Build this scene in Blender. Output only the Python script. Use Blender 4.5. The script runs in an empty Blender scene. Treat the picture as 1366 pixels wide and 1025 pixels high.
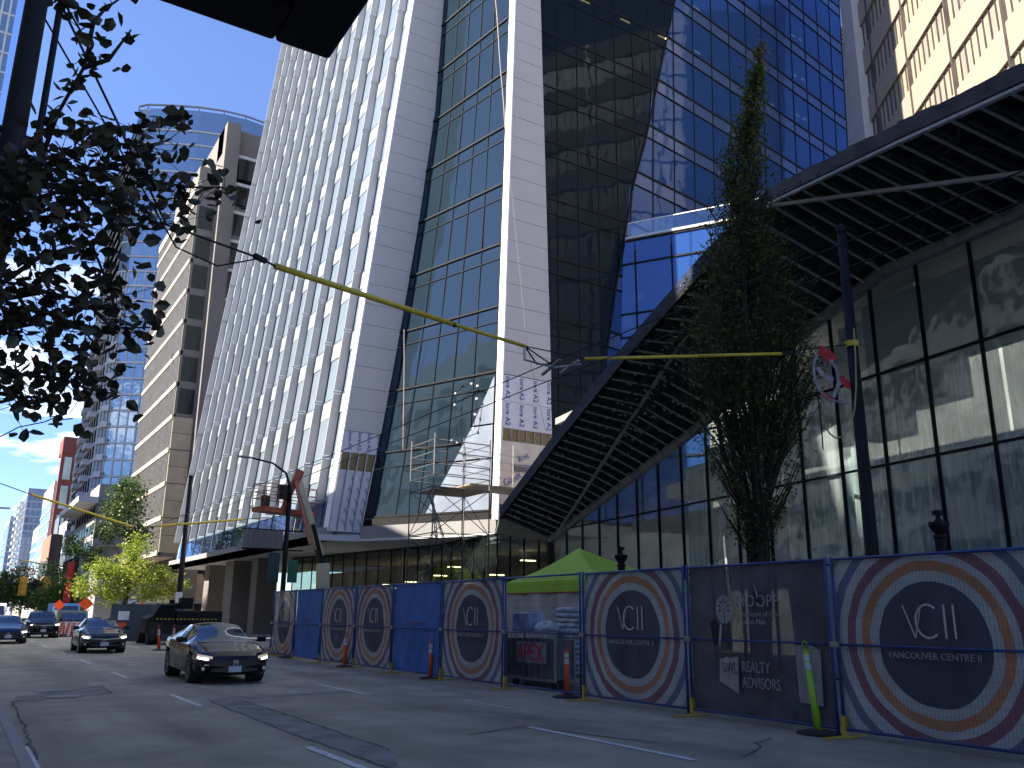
import bpy, bmesh, math, random
from mathutils import Vector, Matrix
random.seed(7)
S = bpy.context.scene
COL = S.collection
R = math.radians

# ---------------------------------------------------------------- camera, sky, sun
FPX = 1160.0; TH = R(31.8); PT = R(14.9); RO = R(0.49); CH = 1.65
FW = Vector((math.sin(TH)*math.cos(PT), math.cos(TH)*math.cos(PT), math.sin(PT)))
RT = Vector((math.cos(TH), -math.sin(TH), 0)); UP = RT.cross(FW)
R2 = RT*math.cos(RO) + UP*math.sin(RO); U2 = UP*math.cos(RO) - RT*math.sin(RO)
EYE = Vector((0, 0, CH))
cd = bpy.data.cameras.new('camera'); cam = bpy.data.objects.new('camera', cd); COL.objects.link(cam)
cd.sensor_width = 36; cd.lens = 36*FPX/1366; cd.clip_end = 5000; cd.clip_start = 0.05
cam.matrix_world = Matrix(((R2.x, U2.x, -FW.x, 0), (R2.y, U2.y, -FW.y, 0), (R2.z, U2.z, -FW.z, CH), (0, 0, 0, 1)))
S.camera = cam
S.render.resolution_x = 1024; S.render.resolution_y = 768

SUN_EL = R(40); SUN_AZ = math.atan2(-0.97, 0.24)        # towards -X, a little +Y
w = bpy.data.worlds.new('World'); S.world = w; w.use_nodes = True
nt = w.node_tree; bg = nt.nodes['Background']
sky = nt.nodes.new('ShaderNodeTexSky'); sky.sky_type = 'NISHITA'; sky.sun_disc = False
sky.sun_elevation = SUN_EL; sky.sun_rotation = SUN_AZ
sky.ozone_density = 3.5; sky.air_density = 1.0; sky.dust_density = 0.1
tc = nt.nodes.new('ShaderNodeTexCoord'); mp = nt.nodes.new('ShaderNodeMapping'); mp.inputs['Scale'].default_value = (1.6, 1.6, 6.5)
nz = nt.nodes.new('ShaderNodeTexNoise'); nz.inputs['Scale'].default_value = 3.1; nz.inputs['Detail'].default_value = 7; nz.inputs['Roughness'].default_value = .55
rp = nt.nodes.new('ShaderNodeValToRGB'); rp.color_ramp.elements[0].position = .54; rp.color_ramp.elements[1].position = .72
mx = nt.nodes.new('ShaderNodeMixRGB'); mx.inputs[2].default_value = (9.5, 10, 10.5, 1)
nt.links.new(tc.outputs['Generated'], mp.inputs[0]); nt.links.new(mp.outputs[0], nz.inputs[0]); nt.links.new(nz.outputs[0], rp.inputs[0])
sx = nt.nodes.new('ShaderNodeSeparateXYZ'); nt.links.new(tc.outputs['Generated'], sx.inputs[0])
mr = nt.nodes.new('ShaderNodeMapRange'); mr.inputs[1].default_value = .22; mr.inputs[2].default_value = .38; mr.inputs[3].default_value = .85; mr.inputs[4].default_value = .0; nt.links.new(sx.outputs[2], mr.inputs[0])
mc = nt.nodes.new('ShaderNodeMath'); mc.operation = 'MULTIPLY'; mc.use_clamp = True; nt.links.new(mr.outputs[0], mc.inputs[1])
nt.links.new(rp.outputs[0], mc.inputs[0]); nt.links.new(mc.outputs[0], mx.inputs[0])
hs = nt.nodes.new('ShaderNodeHueSaturation'); hs.inputs['Saturation'].default_value = 1.15; hs.inputs['Hue'].default_value = .515; hs.inputs['Value'].default_value = .72; nt.links.new(sky.outputs[0], hs.inputs['Color']); 
hz = nt.nodes.new('ShaderNodeMapRange'); hz.inputs[1].default_value = .0; hz.inputs[2].default_value = .55; nt.links.new(sx.outputs[2], hz.inputs[0])
hm = nt.nodes.new('ShaderNodeMixRGB'); hm.inputs[1].default_value = (.50, .66, .92, 1); hm.inputs[2].default_value = (1, 1, 1, 1); nt.links.new(hz.outputs[0], hm.inputs[0])
hx = nt.nodes.new('ShaderNodeMixRGB'); hx.blend_type = 'MULTIPLY'; hx.inputs[0].default_value = 1; nt.links.new(hs.outputs[0], hx.inputs[1]); nt.links.new(hm.outputs[0], hx.inputs[2]); nt.links.new(hx.outputs[0], mx.inputs[1]); nt.links.new(mx.outputs[0], bg.inputs[0]); bg.inputs[1].default_value = 0.11
sl = bpy.data.lights.new('sun', 'SUN'); sl.energy = 4.2; sl.angle = R(.5); sl.color = (1, .965, .92)
so = bpy.data.objects.new('sun', sl); COL.objects.link(so)
SUND = Vector((-0.97*math.cos(SUN_EL), 0.24*math.cos(SUN_EL), math.sin(SUN_EL)))
so.rotation_euler = SUND.to_track_quat('Z', 'Y').to_euler()
S.view_settings.view_transform = 'Standard'; S.view_settings.look = 'None'; S.view_settings.exposure = 2.05; S.view_settings.gamma = 1; S.view_settings.use_white_balance = True; S.view_settings.white_balance_temperature = 7500; S.view_settings.white_balance_tint = 10

# ---------------------------------------------------------------- photo helpers (pixel -> point on a real plane)
def ray(px, py): return FW*FPX + R2*(px-683) - U2*(py-512.5)
def onplane(px, py, p0, n):
    d = ray(px, py); p0 = Vector(p0); n = Vector(n)
    return EYE + d*((p0-EYE).dot(n)/d.dot(n))
def onz(px, py, z=0): return onplane(px, py, (0, 0, z), (0, 0, 1))
def onx(px, py, x): return onplane(px, py, (x, 0, 0), (1, 0, 0))
def ony(px, py, y): return onplane(px, py, (0, y, 0), (0, 1, 0))

# ---------------------------------------------------------------- materials
def lnk(t, a, b): t.links.new(a, b)
def mat(name, col, rough=.7, metal=0, var=.12, scale=3.0, bump=0, bscale=40, emis=None, estr=0, spec=.5, trans=0, coat=0, coords='Object', stretch=None, col2=None, detail=5):
    m = bpy.data.materials.new(name); m.use_nodes = True; t = m.node_tree; p = t.nodes['Principled BSDF']
    p.inputs['Roughness'].default_value = rough; p.inputs['Metallic'].default_value = metal
    p.inputs['Specular IOR Level'].default_value = spec
    if coat: p.inputs['Coat Weight'].default_value = coat; p.inputs['Coat Roughness'].default_value = .04
    tcn = t.nodes.new('ShaderNodeTexCoord'); mpn = t.nodes.new('ShaderNodeMapping')
    if stretch: mpn.inputs['Scale'].default_value = stretch
    lnk(t, tcn.outputs[coords], mpn.inputs[0])
    n = t.nodes.new('ShaderNodeTexNoise'); n.inputs['Scale'].default_value = scale; n.inputs['Detail'].default_value = detail; lnk(t, mpn.outputs[0], n.inputs[0])
    r = t.nodes.new('ShaderNodeValToRGB'); r.color_ramp.elements[0].position = .3; r.color_ramp.elements[1].position = .7
    c2 = col2 if col2 else tuple(min(1, c*(1+var)) for c in col); c1 = col if col2 else tuple(c*(1-var) for c in col)
    r.color_ramp.elements[0].color = (*c1, 1); r.color_ramp.elements[1].color = (*c2, 1)
    lnk(t, n.outputs[0], r.inputs[0]); lnk(t, r.outputs[0], p.inputs['Base Color'])
    if bump:
        b = t.nodes.new('ShaderNodeBump'); b.inputs['Strength'].default_value = bump; b.inputs['Distance'].default_value = .02
        n2 = t.nodes.new('ShaderNodeTexNoise'); n2.inputs['Scale'].default_value = bscale; n2.inputs['Detail'].default_value = 6
        lnk(t, mpn.outputs[0], n2.inputs[0]); lnk(t, n2.outputs[0], b.inputs['Height']); lnk(t, b.outputs[0], p.inputs['Normal'])
    if emis:
        p.inputs['Emission Color'].default_value = (*emis, 1); p.inputs['Emission Strength'].default_value = estr
    if trans: p.inputs['Transmission Weight'].default_value = trans
    return m

def glass(name, tint, refl, see, rough=.015, wav=.35, wscale=.45, gcol=(.85, .9, 1), fres=1.0, back=(.01, .012, .015)):
    """coated facade glass: reflection over a tinted see-through or dark body, slightly wavy panes"""
    m = bpy.data.materials.new(name); m.use_nodes = True; t = m.node_tree
    for x in list(t.nodes):
        if x.type != 'OUTPUT_MATERIAL': t.nodes.remove(x)
    out = [x for x in t.nodes if x.type == 'OUTPUT_MATERIAL'][0]
    g = t.nodes.new('ShaderNodeBsdfGlossy'); g.inputs['Color'].default_value = (*gcol, 1); g.inputs['Roughness'].default_value = rough
    tr = t.nodes.new('ShaderNodeBsdfTransparent'); tr.inputs[0].default_value = (*tint, 1)
    df = t.nodes.new('ShaderNodeBsdfDiffuse'); df.inputs[0].default_value = (*back, 1)
    m1 = t.nodes.new('ShaderNodeMixShader'); m1.inputs[0].default_value = see; lnk(t, df.outputs[0], m1.inputs[1]); lnk(t, tr.outputs[0], m1.inputs[2])
    lw = t.nodes.new('ShaderNodeLayerWeight'); lw.inputs[0].default_value = .25
    ml = t.nodes.new('ShaderNodeMath'); ml.operation = 'MULTIPLY_ADD'; ml.inputs[1].default_value = fres; ml.inputs[2].default_value = refl; ml.use_clamp = True
    lnk(t, lw.outputs['Fresnel'], ml.inputs[0])
    m2 = t.nodes.new('ShaderNodeMixShader'); lnk(t, ml.outputs[0], m2.inputs[0]); lnk(t, m1.outputs[0], m2.inputs[1]); lnk(t, g.outputs[0], m2.inputs[2])
    lnk(t, m2.outputs[0], out.inputs[0])
    if wav:
        tcn = t.nodes.new('ShaderNodeTexCoord'); n2 = t.nodes.new('ShaderNodeTexNoise'); n2.inputs['Scale'].default_value = wscale; n2.inputs['Detail'].default_value = 2
        b = t.nodes.new('ShaderNodeBump'); b.inputs['Strength'].default_value = wav; b.inputs['Distance'].default_value = .12
        lnk(t, tcn.outputs['Object'], n2.inputs[0]); lnk(t, n2.outputs[0], b.inputs['Height'])
        for s in (g.inputs['Normal'], lw.inputs['Normal']): lnk(t, b.outputs[0], s)
    return m

def leafmat(name, c1, c2, c3, tr=.35, gloss=.5):
    m = bpy.data.materials.new(name); m.use_nodes = True; t = m.node_tree; p = t.nodes['Principled BSDF']
    p.inputs['Roughness'].default_value = gloss
    g = t.nodes.new('ShaderNodeNewGeometry'); r = t.nodes.new('ShaderNodeValToRGB')
    r.color_ramp.elements[0].color = (*c1, 1); r.color_ramp.elements[1].color = (*c3, 1); e = r.color_ramp.elements.new(.6); e.color = (*c2, 1)
    lnk(t, g.outputs['Random Per Island'], r.inputs[0]); lnk(t, r.outputs[0], p.inputs['Base Color'])
    tl = t.nodes.new('ShaderNodeBsdfTranslucent'); lnk(t, r.outputs[0], tl.inputs[0])
    ms = t.nodes.new('ShaderNodeMixShader'); ms.inputs[0].default_value = tr
    out = [x for x in t.nodes if x.type == 'OUTPUT_MATERIAL'][0]
    lnk(t, p.outputs[0], ms.inputs[1]); lnk(t, tl.outputs[0], ms.inputs[2]); lnk(t, ms.outputs[0], out.inputs[0])
    return m

# ---------------------------------------------------------------- mesh builder
ROOTLOC = {}
class MB:
    def __init__(s): s.v = []; s.f = []
    def add(s, vs, fs):
        b = len(s.v); s.v += [tuple(x) for x in vs]; s.f += [tuple(b+i for i in f) for f in fs]; return s
    def quad(s, *p): return s.add(p, [tuple(range(len(p)))])
    def box(s, x0, x1, y0, y1, z0, z1):
        return s.obox(Vector(((x0+x1)/2, (y0+y1)/2, (z0+z1)/2)), Vector((1, 0, 0))*(x1-x0)/2, Vector((0, 1, 0))*(y1-y0)/2, Vector((0, 0, 1))*(z1-z0)/2)
    def obox(s, c, a, b, d):
        vs = [c+a*i+b*j+d*k for i in (-1, 1) for j in (-1, 1) for k in (-1, 1)]
        return s.add(vs, [(0, 1, 3, 2), (4, 6, 7, 5), (0, 4, 5, 1), (2, 3, 7, 6), (0, 2, 6, 4), (1, 5, 7, 3)])
    def beam(s, p, q, w, h=None, up=(0, 0, 1)):
        p = Vector(p); q = Vector(q); d = q-p; u = Vector(up)
        a = d.cross(u)
        if a.length < 1e-6: a = d.cross(Vector((1, 0, 0)))
        a.normalize(); u = a.cross(d).normalized(); h = h or w
        return s.obox((p+q)/2, d/2, a*w/2, u*h/2)
    def slab(s, a, b, c, d, th):
        """thick plate: quad a b c d pushed back by vector th"""
        a, b, c, d = map(Vector, (a, b, c, d)); th = Vector(th)
        return s.add([a, b, c, d, a+th, b+th, c+th, d+th], [(0, 1, 2, 3), (7, 6, 5, 4), (0, 4, 5, 1), (1, 5, 6, 2), (2, 6, 7, 3), (3, 7, 4, 0)])
    def prism(s, pts, th):
        th = Vector(th); n = len(pts); pts = [Vector(p) for p in pts]
        return s.add(pts+[p+th for p in pts], [tuple(range(n)), tuple(range(2*n-1, n-1, -1))]+[(i, i+n, (i+1) % n+n, (i+1) % n) for i in range(n)])
    def tube(s, pts, r, n=8, cap=True):
        pts = [Vector(p) for p in pts]; rs = r if isinstance(r, (list, tuple)) else [r]*len(pts)
        base = len(s.v); ref = None
        for i, p in enumerate(pts):
            d = (pts[min(i+1, len(pts)-1)]-pts[max(i-1, 0)]).normalized()
            if ref is None: ref = Vector((0, 0, 1)) if abs(d.z) < .9 else Vector((1, 0, 0))
            a = d.cross(ref)
            if a.length < 1e-5: a = d.cross(Vector((.3, 1, .2)))
            a.normalize(); b = d.cross(a); ref = -b if False else ref
            for k in range(n):
                t = 2*math.pi*k/n; s.v.append(tuple(p+(a*math.cos(t)+b*math.sin(t))*rs[i]))
        for i in range(len(pts)-1):
            for k in range(n): s.f.append((base+i*n+k, base+i*n+(k+1) % n, base+(i+1)*n+(k+1) % n, base+(i+1)*n+k))
        if cap: s.f.append(tuple(base+k for k in range(n-1, -1, -1))); s.f.append(tuple(base+(len(pts)-1)*n+k for k in range(n)))
        return s
    def lathe(s, prof, c, n=20):
        base = len(s.v); c = Vector(c)
        for r, z in prof:
            for k in range(n): t = 2*math.pi*k/n; s.v.append((c.x+r*math.cos(t), c.y+r*math.sin(t), c.z+z))
        for i in range(len(prof)-1):
            for k in range(n): s.f.append((base+i*n+k, base+i*n+(k+1) % n, base+(i+1)*n+(k+1) % n, base+(i+1)*n+k))
        s.f.append(tuple(base+k for k in range(n-1, -1, -1))); s.f.append(tuple(base+(len(prof)-1)*n+k for k in range(n)))
        return s
    def build(s, name, m, parent=None, smooth=False, bevel=0):
        off = Vector(ROOTLOC.get(parent.name, (0, 0, 0))) if parent else Vector((0, 0, 0))
        me = bpy.data.meshes.new(name); me.from_pydata([(x-off.x, y-off.y, z-off.z) for x, y, z in s.v], [], s.f)
        me.materials.append(m); me.update()
        o = bpy.data.objects.new(name, me); COL.objects.link(o)
        if parent: o.parent = parent; ROOTLOC[o.name] = tuple(off)
        if smooth:
            for p in me.polygons: p.use_smooth = True
        if bevel:
            b = o.modifiers.new('bevel', 'BEVEL'); b.width = bevel; b.segments = 2; b.limit_method = 'ANGLE'
        return o

def tag(o, label=None, cat=None, group=None, kind=None):
    if label: o['label'] = label
    if cat: o['category'] = cat
    if group: o['group'] = group
    if kind: o['kind'] = kind
    return o
def thing(name, label, cat, group=None, loc=(0, 0, 0)):
    o = bpy.data.objects.new(name, None); COL.objects.link(o); o.location = loc; o.empty_display_size = .3
    ROOTLOC[o.name] = tuple(loc); return tag(o, label, cat, group)
def struct(name, mb, m, **k): return tag(mb.build(name, m, None, **k), kind='structure')
def copy_tree(o, parent=None):
    c = o.copy(); COL.objects.link(c)
    if parent: c.parent = parent
    for ch in list(o.children): copy_tree(ch, c)
    return c
class Pool:
    """one mesh per window or panel for the hundred nearest, the rest of the facade's as one"""
    def __init__(s, name, m, parent, cap=96): s.name, s.m, s.p, s.cap, s.items = name, m, parent, cap, []
    def add(s, mb):
        n = len(mb.v); c = Vector((sum(v[0] for v in mb.v)/n, sum(v[1] for v in mb.v)/n, sum(v[2] for v in mb.v)/n))
        s.items.append(((c-EYE).length, mb)); return s
    def done(s):
        s.items.sort(key=lambda t: t[0]); rest = MB()
        for i, (d, mb) in enumerate(s.items):
            if i < s.cap or len(s.items) <= 100: mb.build(s.name, s.m, s.p)
            else: rest.add(mb.v, mb.f)
        if rest.v: tag(rest.build(s.name, s.m, s.p), kind='stuff')
def text(body, size, org, right, up, m, name='lettering', parent=None, align='CENTER', ext=.003, squeeze=1.0, collect=None):
    cu = bpy.data.curves.new('t', 'FONT'); cu.body = body; cu.size = size; cu.align_x = align; cu.align_y = 'CENTER'; cu.extrude = ext; cu.resolution_u = 3
    o = bpy.data.objects.new('t', cu); COL.objects.link(o)
    me = bpy.data.meshes.new_from_object(o); bpy.data.objects.remove(o)
    r = Vector(right).normalized(); u = Vector(up).normalized(); n = r.cross(u); org = Vector(org)
    mb = collect or MB()
    mb.add([org+r*v.co.x*squeeze+u*v.co.y+n*v.co.z for v in me.vertices], [tuple(p.vertices) for p in me.polygons])
    bpy.data.meshes.remove(me)
    return mb if collect is not None else mb.build(name, m, parent)

M = {}
M['asphalt'] = None
def roadmat():
    m = mat('asphalt', (.052, .054, .06), .8, bump=.5, bscale=160, coords='Object'); t = m.node_tree; p = t.nodes['Principled BSDF']
    tcn = t.nodes.new('ShaderNodeTexCoord'); mp1 = t.nodes.new('ShaderNodeMapping'); mp1.inputs['Scale'].default_value = (1.0, .12, 1)
    n1 = t.nodes.new('ShaderNodeTexNoise'); n1.inputs['Scale'].default_value = .9; n1.inputs['Detail'].default_value = 8
    n3 = t.nodes.new('ShaderNodeTexNoise'); n3.inputs['Scale'].default_value = 70; n3.inputs['Detail'].default_value = 2
    n4 = t.nodes.new('ShaderNodeTexNoise'); n4.inputs['Scale'].default_value = .55; n4.inputs['Detail'].default_value = 9; n4.inputs['Roughness'].default_value = .65
    lnk(t, tcn.outputs['Object'], mp1.inputs[0]); lnk(t, mp1.outputs[0], n1.inputs[0]); lnk(t, tcn.outputs['Object'], n3.inputs[0]); lnk(t, tcn.outputs['Object'], n4.inputs[0])
    def ramp(a, b, p0, p1):
        r = t.nodes.new('ShaderNodeValToRGB'); r.color_ramp.elements[0].position = p0; r.color_ramp.elements[1].position = p1
        r.color_ramp.elements[0].color = (a, a*.975, a*.9, 1); r.color_ramp.elements[1].color = (b, b*.975, b*.9, 1); return r
    r1 = ramp(.23, .36, .35, .68); r3 = ramp(.72, 1.25, .3, .7); r4 = ramp(.66, 1.2, .35, .7)
    lnk(t, n1.outputs[0], r1.inputs[0]); lnk(t, n3.outputs[0], r3.inputs[0]); lnk(t, n4.outputs[0], r4.inputs[0])
    a = t.nodes.new('ShaderNodeMixRGB'); a.blend_type = 'MULTIPLY'; a.inputs[0].default_value = 1; lnk(t, r1.outputs[0], a.inputs[1]); lnk(t, r3.outputs[0], a.inputs[2])
    b = t.nodes.new('ShaderNodeMixRGB'); b.blend_type = 'MULTIPLY'; b.inputs[0].default_value = 1; lnk(t, a.outputs[0], b.inputs[1]); lnk(t, r4.outputs[0], b.inputs[2])
    lnk(t, b.outputs[0], p.inputs['Base Color'])
    return m
M['asphalt'] = roadmat()
M['patch'] = mat('asphalt_patch', (.215, .21, .20), .9, spec=.2, scale=2, var=.3, bump=.6, bscale=120)
M['seal'] = mat('crack_sealant', (.10, .098, .094), .95, spec=.1)
M['concrete'] = mat('concrete', (.20, .185, .165), .85, scale=1.5, var=.25, bump=.3, bscale=60)
M['paint'] = mat('road_paint', (.62, .63, .64), .7, scale=9, col2=(.32, .33, .34), detail=8)
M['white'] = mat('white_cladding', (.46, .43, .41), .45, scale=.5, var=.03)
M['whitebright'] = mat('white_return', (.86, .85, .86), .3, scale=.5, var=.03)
M['fin'] = mat('fin_metal', (.27, .275, .29), .5, scale=.7, var=.05)
M['spandrel'] = mat('spandrel_glass', (.27, .32, .34), .12, scale=.4, var=.1, spec=.6)
M['dark'] = mat('dark_void', (.012, .013, .015), .7)
M['mull'] = mat('dark_mullion', (.006, .007, .009), .65, spec=.2)
M['facglass'] = glass('facade_glass', (.3, .4, .5), .45, .02, wav=.5, wscale=.5, gcol=(.88, .95, 1), back=(.29, .37, .45))
M['recglass'] = glass('recess_glass', (.35, .42, .46), .09, .16, wav=.25, wscale=.35, gcol=(.36, .49, .66), fres=.34, back=(.014, .026, .038))
M['darkglass'] = glass('dark_tower_glass', (.25, .32, .34), .006, .10, wav=.15, gcol=(.5, .68, .8), fres=.10, back=(.009, .017, .024))
M['skytoneglass'] = glass('skytone_tower_glass', (.1, .15, .25), .06, .10, wav=.35, wscale=.3, gcol=(.42, .60, 1), fres=.35, back=(.020, .066, .21))  # blue body colour stands in for the reflected sky
M['skytonespan'] = glass('skytone_spandrel_glass', (.1, .15, .25), .06, .0, wav=.35, wscale=.3, gcol=(.52, .66, 1), fres=.3, back=(.055, .10, .22))  # reflected sky put into the body colour here too
M['lobbyglass'] = glass('lobby_glass', (.55, .68, .66), .06, .75, wav=.3, gcol=(.8, .95, .95), fres=.7, back=(.02, .03, .03))
M['atriumglass'] = glass('atrium_glass', (.78, .86, .85), .06, .68, wav=.22, wscale=.8, gcol=(.8, .9, .9), fres=.32, back=(.33, .42, .43))
M['resglass'] = glass('residential_glass', (.3, .4, .5), .25, .0, wav=.3, gcol=(.65, .8, .95), back=(.09, .14, .2))
M['b1glass'] = glass('office_blue_glass', (.3, .4, .5), .35, .0, wav=.3, gcol=(.5, .68, 1), back=(.02, .03, .06))
M['brownglass'] = glass('office_dark_glass', (.3, .4, .5), .04, .0, wav=.3, gcol=(.6, .7, .7), fres=.5, back=(.02, .024, .026))
M['steel'] = mat('galvanised_steel', (.32, .33, .34), .45, metal=.7, scale=6, var=.2)
M['lightbar'] = mat('light_soffit_bar', (.34, .35, .33), .6, metal=.0, scale=4, var=.12)
M['deck'] = mat('dark_deck', (.045, .047, .047), .7, scale=4, var=.4)
M['membrane'] = mat('black_membrane', (.05, .05, .052), .75, scale=2, var=.5, bump=.6, bscale=6)
M['wrap'] = mat('blue_plastic_wrap', (.008, .013, .028), .65, spec=.15, scale=3, col2=(.03, .042, .075), bump=1, bscale=5, stretch=(1, 1, 3))
M['board'] = mat('printed_wallboard', (.62, .6, .62), .8, scale=1.5, var=.07)
M['wool'] = mat('mineral_wool', (.23, .165, .08), .95, scale=9, var=.3, bump=.7, bscale=30)
M['ply'] = mat('glass_mat_board', (.62, .53, .44), .85, scale=2, var=.1)
M['reflpatch'] = mat('painted_reflection', (.17, .205, .26), .25, scale=1.2, var=.12, bump=.8, bscale=3, stretch=(1, 1, .35))  # pale colour imitates a reflection seen in the recess glass
M['ink'] = mat('blue_ink', (.03, .04, .28), .8)
M['blackpaint'] = mat('black_pole_paint', (.010, .010, .012), .6, spec=.2, scale=8, var=.3)
M['bluepipe'] = mat('blue_pipe', (.015, .06, .24), .45, scale=8, var=.2)
M['yellow'] = mat('yellow_sleeve', (.60, .42, .04), .5, scale=12, var=.15)
M['orange'] = mat('orange_plastic', (.85, .09, .02), .45, scale=4, var=.08)
M['lime'] = mat('lime_plastic', (.32, .62, .04), .4, scale=4, var=.08)
M['rubber'] = mat('black_rubber', (.018, .018, .018), .8)
M['reflect'] = mat('reflective_tape', (.6, .6, .6), .3)
M['limecanvas'] = mat('lime_canvas', (.48, .72, .09), .7, scale=2, var=.08, bump=.3, bscale=6)
M['plastic'] = mat('clear_plastic_sheet', (.48, .48, .44), .3, scale=2, var=.25, bump=1, bscale=6, stretch=(1, 1, .4))
M['beige'] = mat('beige_stone', (.29, .235, .19), .7, scale=1, var=.06)
M['beigedark'] = mat('brown_glazing', (.07, .06, .055), .25, scale=1, var=.3)
M['tan'] = mat('tan_concrete', (.36, .31, .235), .8, scale=.8, var=.12, bump=.2)
M['greybrown'] = mat('grey_brown_concrete', (.15, .138, .132), .85, scale=.3, var=.1)
M['greyconc'] = mat('grey_concrete', (.22, .22, .225), .85, scale=.4, var=.12)
M['brick'] = mat('red_brick', (.17, .045, .04), .85, scale=2, var=.12)
M['brownbrick'] = mat('brown_brick', (.19, .11, .075), .85, scale=1, var=.15)
M['palestone'] = mat('pale_concrete', (.44, .46, .48), .7, scale=.3, var=.1)
M['white2'] = mat('white_paint', (.72, .72, .72), .5)
M['green'] = mat('green_paint', (.01, .13, .07), .5)
M['red'] = mat('red_cloth', (.45, .02, .03), .7, scale=5, var=.2)
M['greycloth'] = mat('grey_cloth', (.24, .24, .27), .7, scale=9, var=.4)
M['lamp'] = mat('ceiling_lamp', (.9, .85, .6), .5, emis=(1, .86, .5), estr=1.5)

# ================================================================ ground, road, pavements
def sheet(x0, x1, y0, y1, z, nx=1, ny=1):
    m = MB()
    for i in range(nx):
        for j in range(ny):
            a, b = x0+(x1-x0)*i/nx, x0+(x1-x0)*(i+1)/nx; c, d = y0+(y1-y0)*j/ny, y0+(y1-y0)*(j+1)/ny
            m.quad((a, c, z), (b, c, z), (b, d, z), (a, d, z))
    return m
struct('ground', sheet(-1500, 2500, -1500, 3000, -.03), M['concrete'])
struct('road', sheet(.95, 12.2, -60, 900, 0), M['asphalt'])
mb = MB(); mb.box(-7, .80, -60, 900, -.02, .13); struct('pavement', mb, M['concrete'])
mb = MB(); mb.box(.80, .95, -60, 900, -.02, .135); struct('kerb', mb, M['greyconc'], bevel=.02)
mb = MB(); mb.box(12.2, 12.35, -60, 900, -.02, .135); struct('kerb', mb, M['greyconc'], bevel=.02)
mb = MB(); mb.box(12.35, 60, -60, 900, -.02, .13); struct('pavement', mb, M['concrete'])
mb = MB()
for x, rows in ((7.74, [(8.3, 11.9), (18.1, 21.2), (27.5, 30.5), (36.5, 39.5), (45.5, 48.5)]), (4.1, [(8.7, 11.5), (17.3, 19.9), (25.3, 28.0), (32.7, 35.8), (40.6, 43.5), (48.5, 51.4), (56.5, 59.4), (64.5, 67)])):
    for a, b in rows: mb.quad((x-.06, a, .008), (x+.06, a, .008), (x+.06, b, .008), (x-.06, b, .008))
mb.quad((.98, 9, .008), (1.06, 9, .008), (1.06, 13.2, .008), (.98, 13.2, .008))
mb.quad((8.9, 14.4, .008), (8.98, 14.4, .008), (8.98, 16.2, .008), (8.9, 16.2, .008))
struct('lane_marking', mb, M['paint'])
def C7(x, y): return onz(x/2.732, 860+y/2.732, 0)
mb = MB()
for poly in ([(765, 208), (885, 205), (1420, 385), (1470, 470), (1120, 345), (960, 285)], [(745, 203), (1290, 168), (1295, 174), (790, 210)],
             [(45, 212), (60, 190), (370, 150), (408, 180)]):
    ps = [C7(*p) for p in poly]; mb.quad(*[(p.x, p.y, .004) for p in ps])
struct('asphalt_patch', mb, M['patch'])
mb = MB()
def wig(path, wd=.022, z=.0065):
    pts = []
    for i in range(len(path)-1):
        a, b = path[i], path[i+1]; n = max(2, int((b-a).length/.25))
        for k in range(n): pts.append(a.lerp(b, k/n)+Vector((random.uniform(-.03, .03), random.uniform(-.03, .03), 0)))
    pts.append(path[-1])
    for i in range(len(pts)-1):
        a, b = pts[i], pts[i+1]; d = (b-a).normalized(); s = Vector((-d.y, d.x, 0))*wd*random.uniform(.5, 1.3)
        mb.quad((a.x-s.x, a.y-s.y, z), (a.x+s.x, a.y+s.y, z), (b.x+s.x, b.y+s.y, z), (b.x-s.x, b.y-s.y, z))
for path in ([(745, 203), (900, 190), (1290, 168)], [(765, 208), (960, 285), (1120, 345), (1470, 470)], [(885, 205), (1100, 275), (1420, 385)], [(30, 212), (370, 150), (408, 180), (250, 195), (40, 212), (75, 270), (135, 440)],
             [(1700, 330), (1900, 300), (2400, 360)]):
    wig([C7(*p) for p in path])
wig([onz(990, 1010, 0), onz(1015, 998, 0), onz(1010, 992, 0), onz(1030, 985, 0)], .02)
wig([onz(430, 950, 0), onz(520, 945, 0), onz(620, 948, 0), onz(760, 960, 0), onz(930, 975, 0)], .012)
struct('crack_sealant', mb, M['seal'])
# manhole covers
for k, (px, py) in enumerate([(66, 922), (84, 930)]):
    c = onz(px, py, 0); mb = MB(); mb.lathe([(.33, 0), (.33, .012), (.28, .014)], (c.x, c.y, 0), 20); mb.lathe([(.24, .0), (.24, .018)], (c.x, c.y, 0), 16)
    tag(mb.build('manhole_cover', mat('cast_iron', (.06, .065, .07), .4, metal=.5)), ['worn steel manhole cover in the dark asphalt patch, the farther of two', 'worn steel manhole cover in the dark asphalt patch, the nearer of two'][k], 'manhole cover', 'manhole covers in the left lane')

# ================================================================ the glass tower
def XF(z): return 17.9+.105*(z-6)
def interp(tab, z):
    if z <= tab[0][0]: return tab[0][1]+(tab[1][1]-tab[0][1])*(z-tab[0][0])/(tab[1][0]-tab[0][0])
    for (a, b), (c, d) in zip(tab, tab[1:]):
        if z <= c: return b+(d-b)*(z-a)/(c-a)
    (a, b), (c, d) = tab[-2:]; return d+(d-b)*(z-c)/(c-a)
C1R = [(6.3, 19.92), (11.4, 20.74), (16.3, 21.46), (21.5, 22.17), (27, 22.87), (35.8, 23.8), (45.2, 24.2), (70, 24.7)]
FOLD = [(7, 30.1), (11.7, 31.24), (21.1, 32.92), (29.5, 34.75), (33.3, 36.0), (46.2, 39.4), (70, 45.5)]
ZT = 92; ZL = [6.7+4.15*k for k in range(0, 21)]
tower = thing('glass_tower', 'tall glass tower under construction with tapering white corner columns and fins towards the street', 'tower', None, (22, 50, 0))
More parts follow.
